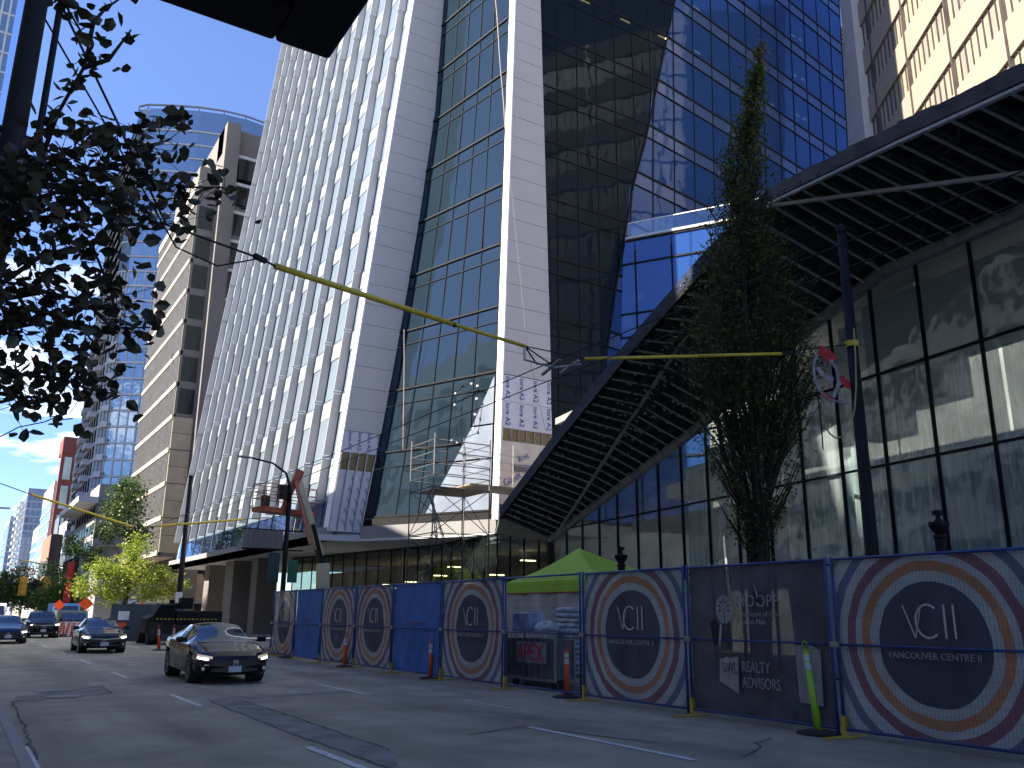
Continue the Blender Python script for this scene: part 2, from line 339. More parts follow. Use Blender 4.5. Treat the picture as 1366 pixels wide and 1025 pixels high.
# street facade
pg = Pool('window', M['facglass'], tower); psp = Pool('spandrel_panel', M['spandrel'], tower)
YB = [49.55]+[50.6+3.37*k for k in range(0, 13)]
yend = YB[-1]
def FP(y, z, o=0): return Vector((XF(z)-o, y, z+.105*o))
for i in range(len(YB)-1):
    a, b = YB[i]+.06, YB[i+1]-.06
    for k, z in enumerate(ZL[:-1]):
        z2 = ZL[k+1]
        if k == 0: z = 8.15
        jit = random.uniform(-.025, .025)
        pg.add(MB().quad(FP(b, z+.0, jit), FP(a, z+.0), FP(a, z2-1.23), FP(b, z2-1.23, jit)))
        psp.add(MB().slab(FP(b, z2-1.25, .04), FP(a, z2-1.25, .04), FP(a, z2-.06, .04), FP(b, z2-.06, .04), (.06, 0, 0)))
pg.done(); psp.done()
mb = MB()
for z in ZL[1:]:
    mb.slab(FP(yend, z-.03, .05), FP(49.5, z-.03, .05), FP(49.5, z+.03, .05), FP(yend, z+.03, .05), (.15, 0, 0))
for y in YB: mb.slab(FP(y+.2, 6.7, .04), FP(y+.05, 6.7, .04), FP(y+.05, ZT, .04), FP(y+.2, ZT, .04), (.1, 0, 0))
mb.build('mullion_frame', mat('blue_black_frame', (.05, .08, .13), .5), tower)
for y in YB[1:]:
    f = MB()
    for k, z in enumerate(ZL[:-1]):
        zz = 8.2 if k == 0 else z+.12
        f.slab(FP(y+.05, zz, .58), FP(y-.05, zz, .58), FP(y-.05, ZL[k+1]-.12, .58), FP(y+.05, ZL[k+1]-.12, .58), (.55, 0, .0))
    fo = f.build('fin', M['fin'], tower)
    br = MB()
    for z in ZL[1:]: br.slab(FP(y+.04, z-.07, .62), FP(y-.04, z-.07, .62), FP(y-.04, z+.05, .62), FP(y+.04, z+.05, .62), (.6, 0, 0))
    br.build('bracket', M['fin'], fo)
# closed backing and far end
mb = MB(); mb.slab((XF(6)+.5, yend, 6), (XF(6)+.5, 49.6, 6), (XF(ZT)+.5, 49.6, ZT), (XF(ZT)+.5, yend, ZT), (.3, 0, 0))
mb.slab((XF(6)+.0, yend+.05, 6), (XF(ZT), yend+.05, ZT), (60, yend+.05, ZT), (60, yend+.05, 6), (0, -.3, 0))
mb.quad((XF(ZT), yend, ZT), (XF(ZT), 49, ZT), (25, 41, ZT), (45, 41, ZT), (62, 45, ZT), (62, yend, ZT))
mb.build('core_wall', M['palestone'], tower)
# lower glazed band and white fascia
mb = MB()
for i in range(len(YB)-1):
    for h in (0, .5): y0 = YB[i]+(YB[i+1]-YB[i])*h; y1 = YB[i]+(YB[i+1]-YB[i])*(h+.5); mb.quad(FP(y1-.03, 6.55), FP(y0+.03, 6.55), FP(y0+.03, 8.1), FP(y1-.03, 8.1))
mb.build('lower_glazing', M['b1glass'], tower)
mb = MB(); mb.slab((17.35, yend+.5, 5.75), (17.35, 49, 5.75), (17.35, 49, 6.5), (17.35, yend+.5, 6.5), (.8, 0, 0)); mb.build('fascia', M['greyconc'], tower)
mb = MB(); mb.prism([(17.35, yend+.5, 5.75), (17.35, 49.0, 5.75), (19.6, 48.4, 5.75), (23.8, 40.0, 5.75), (28.3, 40.0, 5.75), (30, 60, 5.75), (30, yend+.5, 5.75)], (0, 0, .35)); mb.build('soffit', M['palestone'], tower)
mb = MB(); mb.slab((19.6, 48.35, 5.9), (23.8, 39.95, 5.9), (23.8, 39.95, 6.6), (19.6, 48.35, 6.6), (.3, .2, 0)); mb.slab((23.8, 39.9, 6.1), (28.2, 39.9, 6.1), (28.2, 39.9, 6.5), (23.8, 39.9, 6.5), (0, .4, 0)); mb.build('fascia', M['greyconc'], tower)
# recessed glazing between the two columns (warped, fan of mullions)
def RP(s, z, o=0):
    a = Vector((interp(C1R, z), 49.15, z)); b = Vector((24.28+.0245*(z-6.8), 41.2, z)); d = (b-a).normalized()
    return a.lerp(b, s)+Vector((-abs(d.y), -abs(d.x), 0))*o
RZ = [7.2+3.97*k for k in range(0, 22)]
pr = Pool('window', M['recglass'], tower, 78)
SS = [0, .09, .27, .45, .63, .81, 1.0]
for k, z in enumerate(RZ[:-1]):
    for i in range(6):
        a, b = SS[i], SS[i+1]; j = random.uniform(-.02, .02)
        pr.add(MB().quad(RP(a, z+.05, j), RP(b, z+.05), RP(b, z+2.95), RP(a, z+2.95)))
        pr.add(MB().quad(RP(a, z+3.05), RP(b, z+3.05), RP(b, z+3.9), RP(a, z+3.9)))
pr.done()
mb = MB()
for z in RZ:
    mb.beam(RP(0, z, .05), RP(1, z, .05), .09, .10); mb.beam(RP(0, z-.95, .03), RP(1, z-.95, .03), .04, .04)
for s in SS:
    for k in range(len(RZ)-1): mb.beam(RP(s, RZ[k], .02), RP(s, RZ[k+1], .02), .055, .05)
mb.beam(RP(0, 6.6, .05), RP(1, 6.6, .05), .12, 1.0)
mb.build('mullion_frame', M['mull'], tower)
mb = MB()   # floors and rooms behind the glass
for z in RZ: mb.prism([RP(0, z-.5, -.25), RP(1, z-.5, -.25), (29, 42, z-.5), (30, 49, z-.5)], (0, 0, .45))
mb.build('floor_slab', M['greyconc'], tower)
mb = MB(); mb.slab((24.3, 49.4, 6), (30.2, 48.8, 6), (30.2, 48.8, 90), (27.3, 49.4, 90), (0, .2, 0)); mb.slab((30.2, 48.8, 6), (29.5, 41.6, 6), (29.5, 41.6, 90), (30.2, 48.8, 90), (.2, 0, 0)); mb.build('core_wall', M['greybrown'], tower)
# pale panels stand in for a bright reflection at the foot of the recess
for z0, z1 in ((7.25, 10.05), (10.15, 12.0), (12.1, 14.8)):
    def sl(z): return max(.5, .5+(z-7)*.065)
    o = MB().slab(RP(sl(z0), z0, .10), RP(.995, z0, .10), RP(.995, z1, .10), RP(min(.99, sl(z1)), z1, .10), (.03, .03, 0)).build('reflection_panel', M['reflpatch'], tower)
# columns
def column(name, lx, rx, Y, zpan, top, depth):
    c = MB(); zs = [6.3+4*k for k in range(0, 22)]
    for a, b in zip(zs, zs[1:]): c.slab((lx(a)+.03, Y+.08, a), (rx(a)-.02, Y+.08, a), (rx(b)-.02, Y+.08, b), (lx(b)+.03, Y+.08, b), (0, depth-.16, 0))
    col = c.build(name, M['mull'], tower)
    z = zpan
    pool = []
    while z < top:
        z2 = z+1.383
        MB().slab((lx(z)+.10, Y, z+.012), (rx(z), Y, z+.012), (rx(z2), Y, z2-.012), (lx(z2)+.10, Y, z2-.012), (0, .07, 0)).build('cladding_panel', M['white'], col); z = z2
    # bright return facing the street
    for a, b in zip(zs, zs[1:]):
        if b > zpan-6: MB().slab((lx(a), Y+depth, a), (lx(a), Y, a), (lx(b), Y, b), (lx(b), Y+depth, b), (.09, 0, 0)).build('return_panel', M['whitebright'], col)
    return col
l1 = lambda z: XF(z)-.12; r1 = lambda z: interp(C1R, z)
l2 = lambda z: 24.28+.0245*(z-6.8); r2_ = lambda z: 28.05-.029*(z-6.8)
col1 = column('corner_column', l1, r1, 48.95, 12.35, 91, .75)
col2 = column('corner_column', l2, r2_, 40.5, 14.85, 91, .7)
def bandc(col, lx, rx, Y, z0, z1, m, name, n=1, th=.06):
    mbx = MB(); return MB().slab((lx(z0)+.12, Y+.02, z0), (rx(z0)-.04, Y+.02, z0), (rx(z1)-.04, Y+.02, z1), (lx(z1)+.12, Y+.02, z1), (0, th, 0)).build(name, m, col)
bandc(col1, l1, r1, 48.95, 11.05, 12.33, M['board'], 'wallboard'); bandc(col1, l1, r1, 48.97, 10.0, 11.03, M['wool'], 'insulation'); bandc(col1, l1, r1, 48.97, 6.3, 9.98, M['board'], 'wallboard')
bandc(col2, l2, r2_, 40.5, 13.3, 14.82, M['board'], 'wallboard'); bandc(col2, l2, r2_, 40.5, 11.75, 13.28, M['board'], 'wallboard')
bandc(col2, l2, r2_, 40.52, 11.05, 11.73, M['wool'], 'insulation'); bandc(col2, l2, r2_, 40.5, 6.5, 11.03, M['ply'], 'sheathing_board')
st = MB()
for k in range(5):
    s = .04+k*.23
    st.beam((l1(6.4)+(r1(6.4)-l1(6.4))*s, 48.9, 6.4), (l1(11)+(r1(11)-l1(11))*s, 48.9, 11), .06, .12, up=(0, 1, 0))
st.build('stud', M['steel'], col1)
st = MB()
for k in range(7):
    s = .03+k*.15; st.beam((l2(11)+(r2_(11)-l2(11))*s, 40.47, 11.05), (l2(11.7)+(r2_(11.7)-l2(11.7))*s, 40.47, 11.72), .03, .05, up=(0, 1, 0))
st.build('stud', M['steel'], col2)
tx = MB()
for j, z in enumerate((14.1, 12.55)):
    for k in range(4):
        x = 24.85+k*.93; text('lore A2', .42, (x, 40.5, z), (0, 0, -1), (1, 0, 0), None, collect=tx)
for k in range(4): text('lore A2', .36, (18.9+k*.62, 48.94, 11.75), (0, 0, -1), (1, 0, 0), None, collect=tx)
tx.build('printed_lettering', M['ink'], col2)
tx = MB()
for (x, z, b, s) in ((25.2, 8.9, 'GlasR', .55), (27.2, 8.75, 'GlasRoc', .6), (25.9, 10.2, 'Roc', .5), (25.3, 7.2, 'GlasR', .4), (27.4, 10.35, 'GlasR', .4)):
    a = R(28 if s > .45 else -20); text(b, s, (x, 40.49, z), (math.cos(a), 0, math.sin(a)), (-math.sin(a), 0, math.cos(a)), None, collect=tx)
tx.build('printed_lettering', M['ink'], col2)
tx = MB()
for k in range(4):
    for j in range(5): text('lore', .24, (18.75+k*.5+(j*.12), 48.95, 6.9+j*.62), (.5, 0, -.86), (.86, 0, .5), None, collect=tx)
tx.build('printed_lettering', M['ink'], col1)
tag(MB().box(25.2, 26.9, 40.44, 40.5, 9.35, 9.75).build('vent_opening', M['greybrown'], col2))
# dark face and folded blue face
DY = 40.9
pd = Pool('window', M['darkglass'], tower, 60); DZ = [7.0+3.97*k for k in range(0, 22)]
mbd = MB()
for k in range(len(DZ)-1):
    z0, z1 = DZ[k], DZ[k+1]
    x = 27.0
    xs = [27.0+1.62*i for i in range(12)]
    for i in range(len(xs)-1):
        a = xs[i]
        for q0, q1 in ((z0+.05, z0+2.9), (z0+3.0, z1-.03)):
            b0 = min(xs[i+1], interp(FOLD, q0)); b1 = min(xs[i+1], interp(FOLD, q1))
            if b1 > a+.05: pd.add(MB().quad((a+.03, DY, q0), (max(b0-.03, a+.04), DY, q0), (b1-.03, DY, q1), (a+.03, DY, q1)))
    for zz, h in ((z0, .1), (z0+2.95, .05)): mbd.box(27.0, interp(FOLD, zz), DY-.05, DY+.05, zz-h/2, zz+h/2)
for i in range(12):
    a = 27.0+1.62*i; zt = [z for z in range(7, 91) if interp(FOLD, z) > a]
    if zt: mbd.box(a-.03, a+.03, DY-.04, DY+.05, zt[0], 90)
pd.done(); mbd.build('mullion_frame', M['mull'], tower)
G_ = Vector((.987, .163, 0)); GN = Vector((.163, -.987, 0))
def BP(x, z, o=0):   # blue face: x measured along G_ from the fold column line X=36
    xf = interp(FOLD, z); return Vector((36, DY, z))+G_*x+GN*o
def s0(z): return (interp(FOLD, z)-36)/.987
pb = Pool('window', M['skytoneglass'], tower, 96); pbs = Pool('spandrel_panel', M['skytonespan'], tower, 96); mbb = MB()
xs = [-6.2+2.35*i for i in range(0, 17)]
xs = [v for v in xs if v < 28.0]+[28.8]
def BQ(x, z, o=0):
    y = DY+.16*x; sh = Vector((0, 0, 0)); return Vector((36+.987*x, DY+.163*x-.163*(s0(z)), z))+GN*o
for k in range(len(DZ)-1):
    z0, z1 = DZ[k], DZ[k+1]
    for i in range(len(xs)-1):
        a, b = xs[i]+.03, xs[i+1]-.03
        for q0, q1, P_ in ((z0+.05, z0+2.9, pb), (z0+3.0, z1-.03, pbs)):
            a0, a1 = max(a, s0(q0)+.02), max(a, s0(q1)+.02)
            if a0 < b-.02:
                j = random.uniform(-.012, .012)
                P_.add(MB().quad(BQ(a0, q0, j), BQ(b, q0), BQ(b, q1), BQ(min(a1, b-.01), q1)))
    for zz, h in ((z0, .12), (z0+2.95, .05)): mbb.beam(BQ(s0(zz), zz, .03), BQ(28.8, zz, .03), .1, h)
for x in xs:
    zt = [z for z in range(7, 91) if s0(z) < x]
    for q in zt: mbb.beam(BQ(x, q, .02), BQ(x, min(q+1, 91), .02), .07, .06, up=(0, 1, 0))
for q in range(7, 90): mbb.beam(BQ(s0(q), q, .02), BQ(s0(q+1), q+1, .02), .1, .1, up=(0, 1, 0))
pb.done(); pbs.done(); mbb.build('mullion_frame', M['mull'], tower)
mb = MB()
for z in DZ: mb.prism([(27.2, DY+.3, z-.5), (interp(FOLD, z)-.1, DY+.3, z-.5), tuple(BQ(28.5, z-.5, -.3)), (63, 50, z-.5), (30.5, 50, z-.5)], (0, 0, .45))
mb.build('floor_slab', M['greyconc'], tower)
MB().slab((30.5, 48.2, 6), (63, 49.5, 6), (63, 49.5, 90), (30.5, 48.2, 90), (0, .3, 0)).slab((64.4, 45.8, 6), (64.4, 60, 6), (64.4, 60, 90), (64.4, 45.8, 90), (-.3, 0, 0)).slab((64.1, 60, 6), (27, 60, 6), (27, 60, 90), (64.1, 60, 90), (0, .3, 0)).build('core_wall', M['deck'], tower)
# ceiling lamps glowing behind the glass: one row per floor seen in the photograph
for px, py in [(780, 2), (834, 28), (884, 50), (929, 11), (930, 70), (1058, 48), (1067, 53), (1028, 86), (1061, 101), (1071, 106), (1030, 140), (1064, 154), (1073, 159)]:
    on_blue = px > 900
    if on_blue: q = onplane(px, py, BQ(0, 40, -1.0), GN); d = G_
    else: q = ony(px, py, DY+1.0); d = Vector((1, 0, 0))
    L_ = .42 if px in (929, 930, 780, 834, 884) else .25
    MB().beam(q-d*L_, q+d*L_, .09, .07).build('ceiling_lamp', M['lamp'], tower)
for px, py in ((611, 31),):
    q = RP(.3, 40, -.8); q = onplane(px, py, q, (-.95, -.3, 0)); MB().beam(q-Vector((.3, -.5, 0)), q+Vector((.3, -.5, 0)), .08).build('ceiling_lamp', M['lamp'], tower)
# ground floor: lobby glass, columns
mb = MB(); fr = MB()
def wall(a, b, z0, z1, n, gl, fr, inset=0):
    a = Vector(a); b = Vector(b)
    for i in range(n):
        p, q = a.lerp(b, i/n), a.lerp(b, (i+1)/n); gl.quad((p.x, p.y, z0), (q.x, q.y, z0), (q.x, q.y, z1), (p.x, p.y, z1))
        fr.beam((p.x, p.y, z0), (p.x, p.y, z1), .07)
    fr.beam((a.x, a.y, z1), (b.x, b.y, z1), .1); fr.beam((a.x, a.y, z0), (b.x, b.y, z0), .1)
wall((24.2, 48, 0), (22.75, 32.9, 0), .15, 5.7, 10, mb, fr); wall((21.5, 66, 0), (24.2, 48, 0), .15, 5.7, 12, mb, fr)
mb.build('lobby_window', M['lobbyglass'], tower); fr.build('mullion_frame', M['mull'], tower)
MB().box(33, 33.3, 36, 90, 0, 5.7).build('lobby_wall', mat('lobby_wall', (.22, .2, .15), .8, scale=.6, var=.5), tower)
MB().prism([(24.6, 48, 5.3), (23.0, 33.5, 5.3), (33, 33.5, 5.3), (33, 66, 5.3), (21.8, 66, 5.3)], (0, 0, .3)).build('soffit', M['greyconc'], tower)
for (x, y, s, sy) in ((19.9, 82, 1.0, .9), (19.9, 74, 1.1, 1.3), (20.1, 68.5, .8, .8)):
    MB().box(x-s, x+s, y-sy, y+sy, .13, 5.74).build('pillar', M['greybrown'], tower, bevel=.03)
for (y, z) in ((44.5, 2.8), (46.5, 3.4), (40.8, 2.7), (38, 3.4), (50, 3.0), (54, 3.6), (56, 2.9), (58.5, 3.3), (61, 2.9), (62.5, 3.2), (43, 4.1), (52, 4.1)):
    MB().box(27.5, 28.4, y, y+.3, z+.6, z+.66).build('ceiling_lamp', M['lamp'], tower)

# ================================================================ lower glass annex beside the fold
annex = thing('glass_annex', 'low blue glass annex with a rooftop glass rail between the tower fold and the canopy', 'building', None, (36, 38, 0))
aD = Vector((.53, -.85, 0)).normalized(); aN = Vector((-.85, -.53, 0)).normalized()
A0 = ony(835, 320, DY-.25); aZ = A0.z
def AP(s, z, o=0):   # left edge follows the fold
    sx = (interp(FOLD, z)-interp(FOLD, aZ))/aD.x
    return Vector((A0.x, A0.y, z))+aD*(s+0)+aN*o
def asx(z): return (interp(FOLD, z)-interp(FOLD, aZ))*.9
gm = Pool('window', M['skytoneglass'], annex); fm = MB()
za = [aZ-.15, aZ-1.75, aZ-5.15, aZ-6.7, aZ-9.6, aZ-11.2, aZ-14.5, 7]
xa = [-5, -3.2, -1.3, .6, 3.0, 5.5, 8, 10.5, 13]
for k in range(len(za)-1):
    for i in range(len(xa)-1):
        z1, z0 = za[k], za[k+1]; a, b = xa[i]+.03, xa[i+1]-.03
        a0, a1 = max(a, asx(z0)), max(a, asx(z1))
        if a0 < b-.05 and a1 < b+2: gm.add(MB().quad(AP(a0, z0+.03), AP(b, z0+.03), AP(b, z1-.03), AP(min(a1, b-.02), z1-.03)))
gm.done()
for z in za: fm.beam(AP(asx(z), z, .03), AP(13, z, .03), .1, .1)
for x in xa[1:]:
    zt = aZ if asx(aZ) < x else None
    zz = max([z for z in [v*.5 for v in range(14, int(aZ*2))] if asx(z) < x] or [7]); fm.beam(AP(x, 7, .03), AP(x, zz, .03), .08, .08, up=(0, 1, 0))
fm.build('mullion_frame', M['mull'], annex)
MB().slab(AP(0, aZ-.05, .15), AP(13, aZ-.05, .15), AP(13, aZ+.12, .15), AP(0, aZ+.12, .15), -aN*.5).build('parapet_cap', M['palestone'], annex)
MB().slab(AP(.2, aZ+.15, .0), AP(13, aZ+.15, .0), AP(13, aZ+1.1, .0), AP(.2, aZ+1.1, 0), -aN*.02).build('glass_rail', glass('rail_glass', (.8, .9, .95), .05, 1, wav=0), annex)
MB().beam(AP(.2, aZ+1.1), AP(13, aZ+1.1), .06).build('hand_rail', M['white2'], annex)
MB().prism([AP(asx(20), aZ-.3, -.3), AP(13, aZ-.3, -.3), AP(13, aZ-.3, -4)+Vector((10, 2, 0)), Vector((45, 40.5, aZ-.3))], (0, 0, .2)).slab(AP(-6, 7, -.6), AP(13, 7, -.6), AP(13, aZ-.3, -.6), AP(-.3, aZ-.3, -.6), -aN*.2).build('roof_slab', M['deck'], annex)

# ================================================================ atrium wall and raked canopy
pa = R(9.9); PD = Vector((math.sin(pa), math.cos(pa), 0)); PO = Vector((-math.cos(pa), math.sin(pa), 0)); PC = Vector((23, 36, 0))
def WP(t, z, o=0): return PC+PD*t+PO*o+Vector((0, 0, z))
def onW(px, py, o=0):
    q = onplane(px, py, PC+PO*o, PO); return q
def tz(q): return (q-PC).dot(PD), q.z
INNER = [(-3.48, 4.95), (-15.17, 7.7), (-20.93, 9.5), (-23.87, 10.13), (-27.7, 10.05), (-36, 10.0)]
ITAB = sorted(INNER)
def wtop(t): return interp(ITAB, t)
atr = thing('glass_atrium', 'long glazed atrium with white sheeting hung inside, behind the fence under the raked canopy', 'building', None, (20, 20, 0))
ts = [-3.5-1.52*i for i in range(22)]; zs = [.15, 3.0, 5.3, 7.6, 10.2]
gp = Pool('window', M['atriumglass'], atr); fr = MB()
for i in range(len(ts)-1):
    a, b = ts[i]-.03, ts[i+1]+.03
    for k in range(len(zs)-1):
        z0 = zs[k]+.03; za_, zb_ = min(zs[k+1]-.03, wtop(a)), min(zs[k+1]-.03, wtop(b))
        if max(za_, zb_) > z0+.05:
            za_, zb_ = max(za_, z0+.01), max(zb_, z0+.01); j = random.uniform(-.012, .012)
            gp.add(MB().quad(WP(a, z0), WP(b, z0), WP(b, zb_, j), WP(a, za_)))
    fr.beam(WP(ts[i], .15, .02), WP(ts[i], wtop(ts[i]), .02), .04, .10, up=PO)
for z in zs[:-1]:
    te = [t for t in [-3.5-.25*i for i in range(130)] if wtop(t) > z]; fr.beam(WP(te[0], z, .04), WP(te[-1], z, .04), .09, .05)
gp.done(); fr.build('mullion_frame', M['mull'], atr)
for nm, pts in (('corner_post', [WP(-3.4, .15, .05), WP(-3.4, 4.95, .05)]),): MB().beam(pts[0], pts[1], .28, .28, up=PO).build(nm, M['blackpaint'], atr)
# interior
iw = mat('interior_wall', (.30, .32, .31), .9, scale=.5, var=.35)
MB().slab(WP(-3, .1, -9), WP(-36, .1, -9), WP(-36, 13, -9), WP(-3, 13, -9), PO*-.3).slab(WP(-3.6, .1, -.4), WP(-3.6, .1, -9), WP(-3.6, 6, -9), WP(-3.6, 4.8, -.4), PD*.2).build('interior_wall', iw, atr)
MB().prism([WP(-8, 5.0, -1.5), WP(-36, 5.0, -1.5), WP(-36, 5.0, -9), WP(-8, 5.0, -9)], (0, 0, .35)).build('floor_slab', M['greyconc'], atr)
MB().prism([WP(-3.4, 10.25, -.2), WP(-36, 10.25, -.2), WP(-36, 10.25, -5.5), WP(-3.4, 10.25, -5.5)], (0, 0, .3)).build('roof', M['greyconc'], atr)
# stepped underside of stair and soffit bulkheads behind the glass
stp = MB()
for k in range(9):
    t = -11.5-k*1.35; z = 5.9+k*.46; stp.prism([WP(t, z, -1.0), WP(t-1.45, z, -1.0), WP(t-1.45, z, -5), WP(t, z, -5)], (0, 0, .5))
stp.build('stair', M['white2'], atr)
MB().slab(WP(-22, 7.7, -.9), WP(-36, 7.7, -.9), WP(-36, 9.9, -.9), WP(-22, 9.9, -.9), PO*-.2).build('ceiling_bulkhead', M['palestone'], atr)
def drape(t0, t1, z0, z1, o, amp, seed, m, n=70, nz=8):
    rnd = random.Random(seed); ph = [rnd.uniform(0, 6) for _ in range(6)]; mb = MB(); vs = []
    for j in range(nz+1):
        for i in range(n+1):
            u = i/n; v = j/nz; t = t0+(t1-t0)*u
            oo = o+amp*(math.sin(t*7+ph[0]+v)+.6*math.sin(t*13+ph[1]-v*2)+.35*math.sin(t*23+ph[2]))*(1-.4*v)
            vs.append(WP(t, z0+(z1-z0)*v+.1*math.sin(t*2+ph[3])*(1-v), oo))
    mb.add(vs, [(j*(n+1)+i, j*(n+1)+i+1, (j+1)*(n+1)+i+1, (j+1)*(n+1)+i) for j in range(nz) for i in range(n)]); return mb
cur = mat('hung_polythene', (.50, .58, .6), .25, scale=2.2, var=.35, stretch=(6, 6, .3), trans=.0, bump=.5, bscale=3)
def add_tl(m, f):
    t = m.node_tree; p = t.nodes['Principled BSDF']; out = [x for x in t.nodes if x.type == 'OUTPUT_MATERIAL'][0]
    a = t.nodes.new('ShaderNodeBsdfTransparent'); ms = t.nodes.new('ShaderNodeMixShader'); ms.inputs[0].default_value = f
    lnk(t, p.outputs[0], ms.inputs[1]); lnk(t, a.outputs[0], ms.inputs[2]); lnk(t, ms.outputs[0], out.inputs[0])
add_tl(cur, .25)
for (a, b, z0, z1, o, sd) in ((-18.5, -23, .3, 7.9, -.7, 1), (-23.1, -26.2, .3, 7.7, -.6, 2), (-26.3, -31, .3, 7.6, -.6, 3), (-13.2, -15.6, 3.4, 6.6, -.8, 4), (-31, -36, .3, 7.6, -.6, 5)):
    drape(a, b, z0, z1, o, .09, sd, cur).build('hung_sheeting', cur, atr, smooth=True)
MB().obox(WP(-22.8, 8.2, -2.2), PD*.9, PO*.5, Vector((0, 0, 1.0))).obox(WP(-21.3, 7.3, -2.0), PD*.7, PO*.5, Vector((0, 0, .8))).build('white_scaffold_cover', M['white2'], atr)

cany = thing('raked_canopy', 'raked canopy with exposed steel bars underneath, sweeping down from the right to the tower foot', 'canopy', None, (19, 22, 5))
K = WP(-3.48, 4.95)
OT = [onW(667, 690, 2.5), onW(748, 583, 3.4), onW(835, 475, 4.0), onW(935, 362, 4.1), onW(1027, 272, 3.7)]
OR = [OT[-1], onW(1200, 190, 4.0), onW(1366, 115, 4.0)]; OR.append(OR[-1]+(OR[-1]-OR[-2])*2.2)
Pk = OT[-1]
def polyat(P_, u):
    L = [(b-a).length for a, b in zip(P_, P_[1:])]; T = sum(L)*u
    for (a, b), l in zip(zip(P_, P_[1:]), L):
        if T <= l: return a.lerp(b, T/l)
        T -= l
    return P_[-1].copy()
IN1 = [WP(*p, .1) for p in INNER[:4]]; IN2 = [WP(*p, .1) for p in INNER[3:]]
bars = MB(); ribs = MB(); dk = MB(); joi = MB(); N = 36
UPV = Vector((0, 0, 1))
rows = []
for i in range(N+1):
    u = i/N; o = polyat(OT, u); n = polyat(IN1, u); d = K.lerp(Pk, u)
    # keep the bars straight: the diagonal is where they bend
    rows.append((o, d, n))
    bars.beam(o, d, .055, .05) if i else None
    bars.beam(d, n, .055, .05)
    up = UPV*.27
    ribs.beam(o+up, n+up, .05, .2) if i % 2 == 0 else None
for (o, d, n), (o2, d2, n2) in zip(rows, rows[1:]):
    up = UPV*.40; dk.quad(o+up, n+up-PO*.4, n2+up-PO*.4, o2+up)
for k in range(5):
    u = .1+k*.2; pts = [o.lerp(n, u)+UPV*.22 for o, d, n in rows]
    for a, b in zip(pts[::3], pts[3::3]): joi.beam(a, b, .06, .16)
rnd = random.Random(3)
clips = MB()
for (o, d, n) in rows[1:]:
    for _ in range(9):
        u = rnd.random(); p = o.lerp(n, u)+UPV*.07; clips.beam(p, p+PD*rnd.uniform(.05, .16)+UPV*rnd.uniform(.02, .14), .05, .04)
bars.build('soffit_bar', M['lightbar'], cany); tag(clips.build('hanger_clip', M['lightbar'], cany), kind='stuff')
diag = MB().beam(K+UPV*-.05, Pk+UPV*-.05, .11, .07); diag.build('diagonal_bar', M['lightbar'], cany)
rows2 = []; N2 = 21
b2 = MB(); b3 = MB()
for i in range(N2+1):
    u = i/N2; o = polyat(OR, u); n = polyat(IN2, u); rows2.append((o, n))
    if i: b2.beam(o, n, .045, .045)
    ribs.beam(o+UPV*.26, n+UPV*.26, .07, .2)
    if i:
        pass
for (o, n), (o2, n2) in zip(rows2, rows2[1:]):
    dk.quad(o+UPV*.40, n+UPV*.40-PO*.4, n2+UPV*.40-PO*.4, o2+UPV*.40)
    for k in range(9):
        a, b = o.lerp(n, (k+.5)/9), o2.lerp(n2, (k+.5)/9); joi.beam(a+UPV*.34, b+UPV*.34, .1, .08)
    for k in range(2):
        a = o.lerp(n, rnd.random()*.9); b = o2.lerp(n2, rnd.random()*.9); b3.beam(a+UPV*.12, b+UPV*.32, .035)
    for k in range(3):
        a = o.lerp(n, rnd.random()); b3.beam(a, a+UPV*.35, .04)

b2.build('soffit_bar', M['lightbar'], cany); b3.build('bracing', M['deck'], cany); ribs.build('joist', M['deck'], cany); dk.build('roof_deck', M['deck'], cany); joi.build('purlin', M['deck'], cany)
q = onW(1366, 229, 2.6); MB().beam(Pk-UPV*.05, q+(q-Pk)*1.0, .10, .07).build('diagonal_bar', M['lightbar'], cany)
fa = MB()
for a, b in zip(OT, OT[1:]): fa.slab(a+UPV*-.04, b+UPV*-.04, b+UPV*.42, a+UPV*.42, -PO*.12)
fa.build('wrapped_fascia', M['wrap'], cany)
ed = MB()
for a, b in zip(OT, OT[1:]): ed.slab(a+PO*.03+UPV*-.10, b+PO*.03+UPV*-.10, b+PO*.03+UPV*.06, a+PO*.03+UPV*.06, -PO*.1)
ed.build('edge_strip', M['blackpaint'], cany)
fa = MB(); mm = MB()
for a, b in zip(OR, OR[1:]):
    n = 6
    for i in range(n):
        p, q = a.lerp(b, i/n), a.lerp(b, (i+1)/n); h0, h1 = .42+rnd.uniform(-.03, .03), .42+rnd.uniform(-.03, .03)
        mm.slab(p+UPV*.10, q+UPV*.10, q+UPV*h1, p+UPV*h0, -PO*(.12+rnd.uniform(0, .03)))
    fa.beam(a, b, .10, .06)
mm.build('membrane_fascia', M['membrane'], cany); fa.build('edge_strip', M['lightbar'], cany)
e = MB()
for a, b in zip(IN1, IN1[1:]): e.beam(a, b, .22, .26)
for a, b in zip(IN2, IN2[1:]): e.beam(a, b, .22, .26)
e.build('inner_edge_beam', M['steel'], cany)
e = MB()
for P_ in (IN1, IN2):
    for a, b in zip(P_, P_[1:]): e.slab(a+PO*-.1, b+PO*-.1, b+PO*-.1+UPV*1.3, a+PO*-.1+UPV*1.3, PO*-.15)
e.build('wall_upstand', M['deck'], cany)
e = MB().slab(OT[0], K, K+UPV*.5, OT[0]+UPV*.6, PD*.1); e.build('end_fascia', M['greybrown'], cany)
MB().beam(OT[0]+UPV*-.05, K+UPV*-.05, .1, .1).build('edge_strip', M['lightbar'], cany)
# underside wedge between canopy tip and lobby glass
MB().prism([K+UPV*-.1, OT[0]+UPV*-.05, Vector((23.8, 39.9, 5.75)), Vector((24.6, 36, 5.4))], (0, 0, .25)).build('tip_soffit', M['steel'], cany)

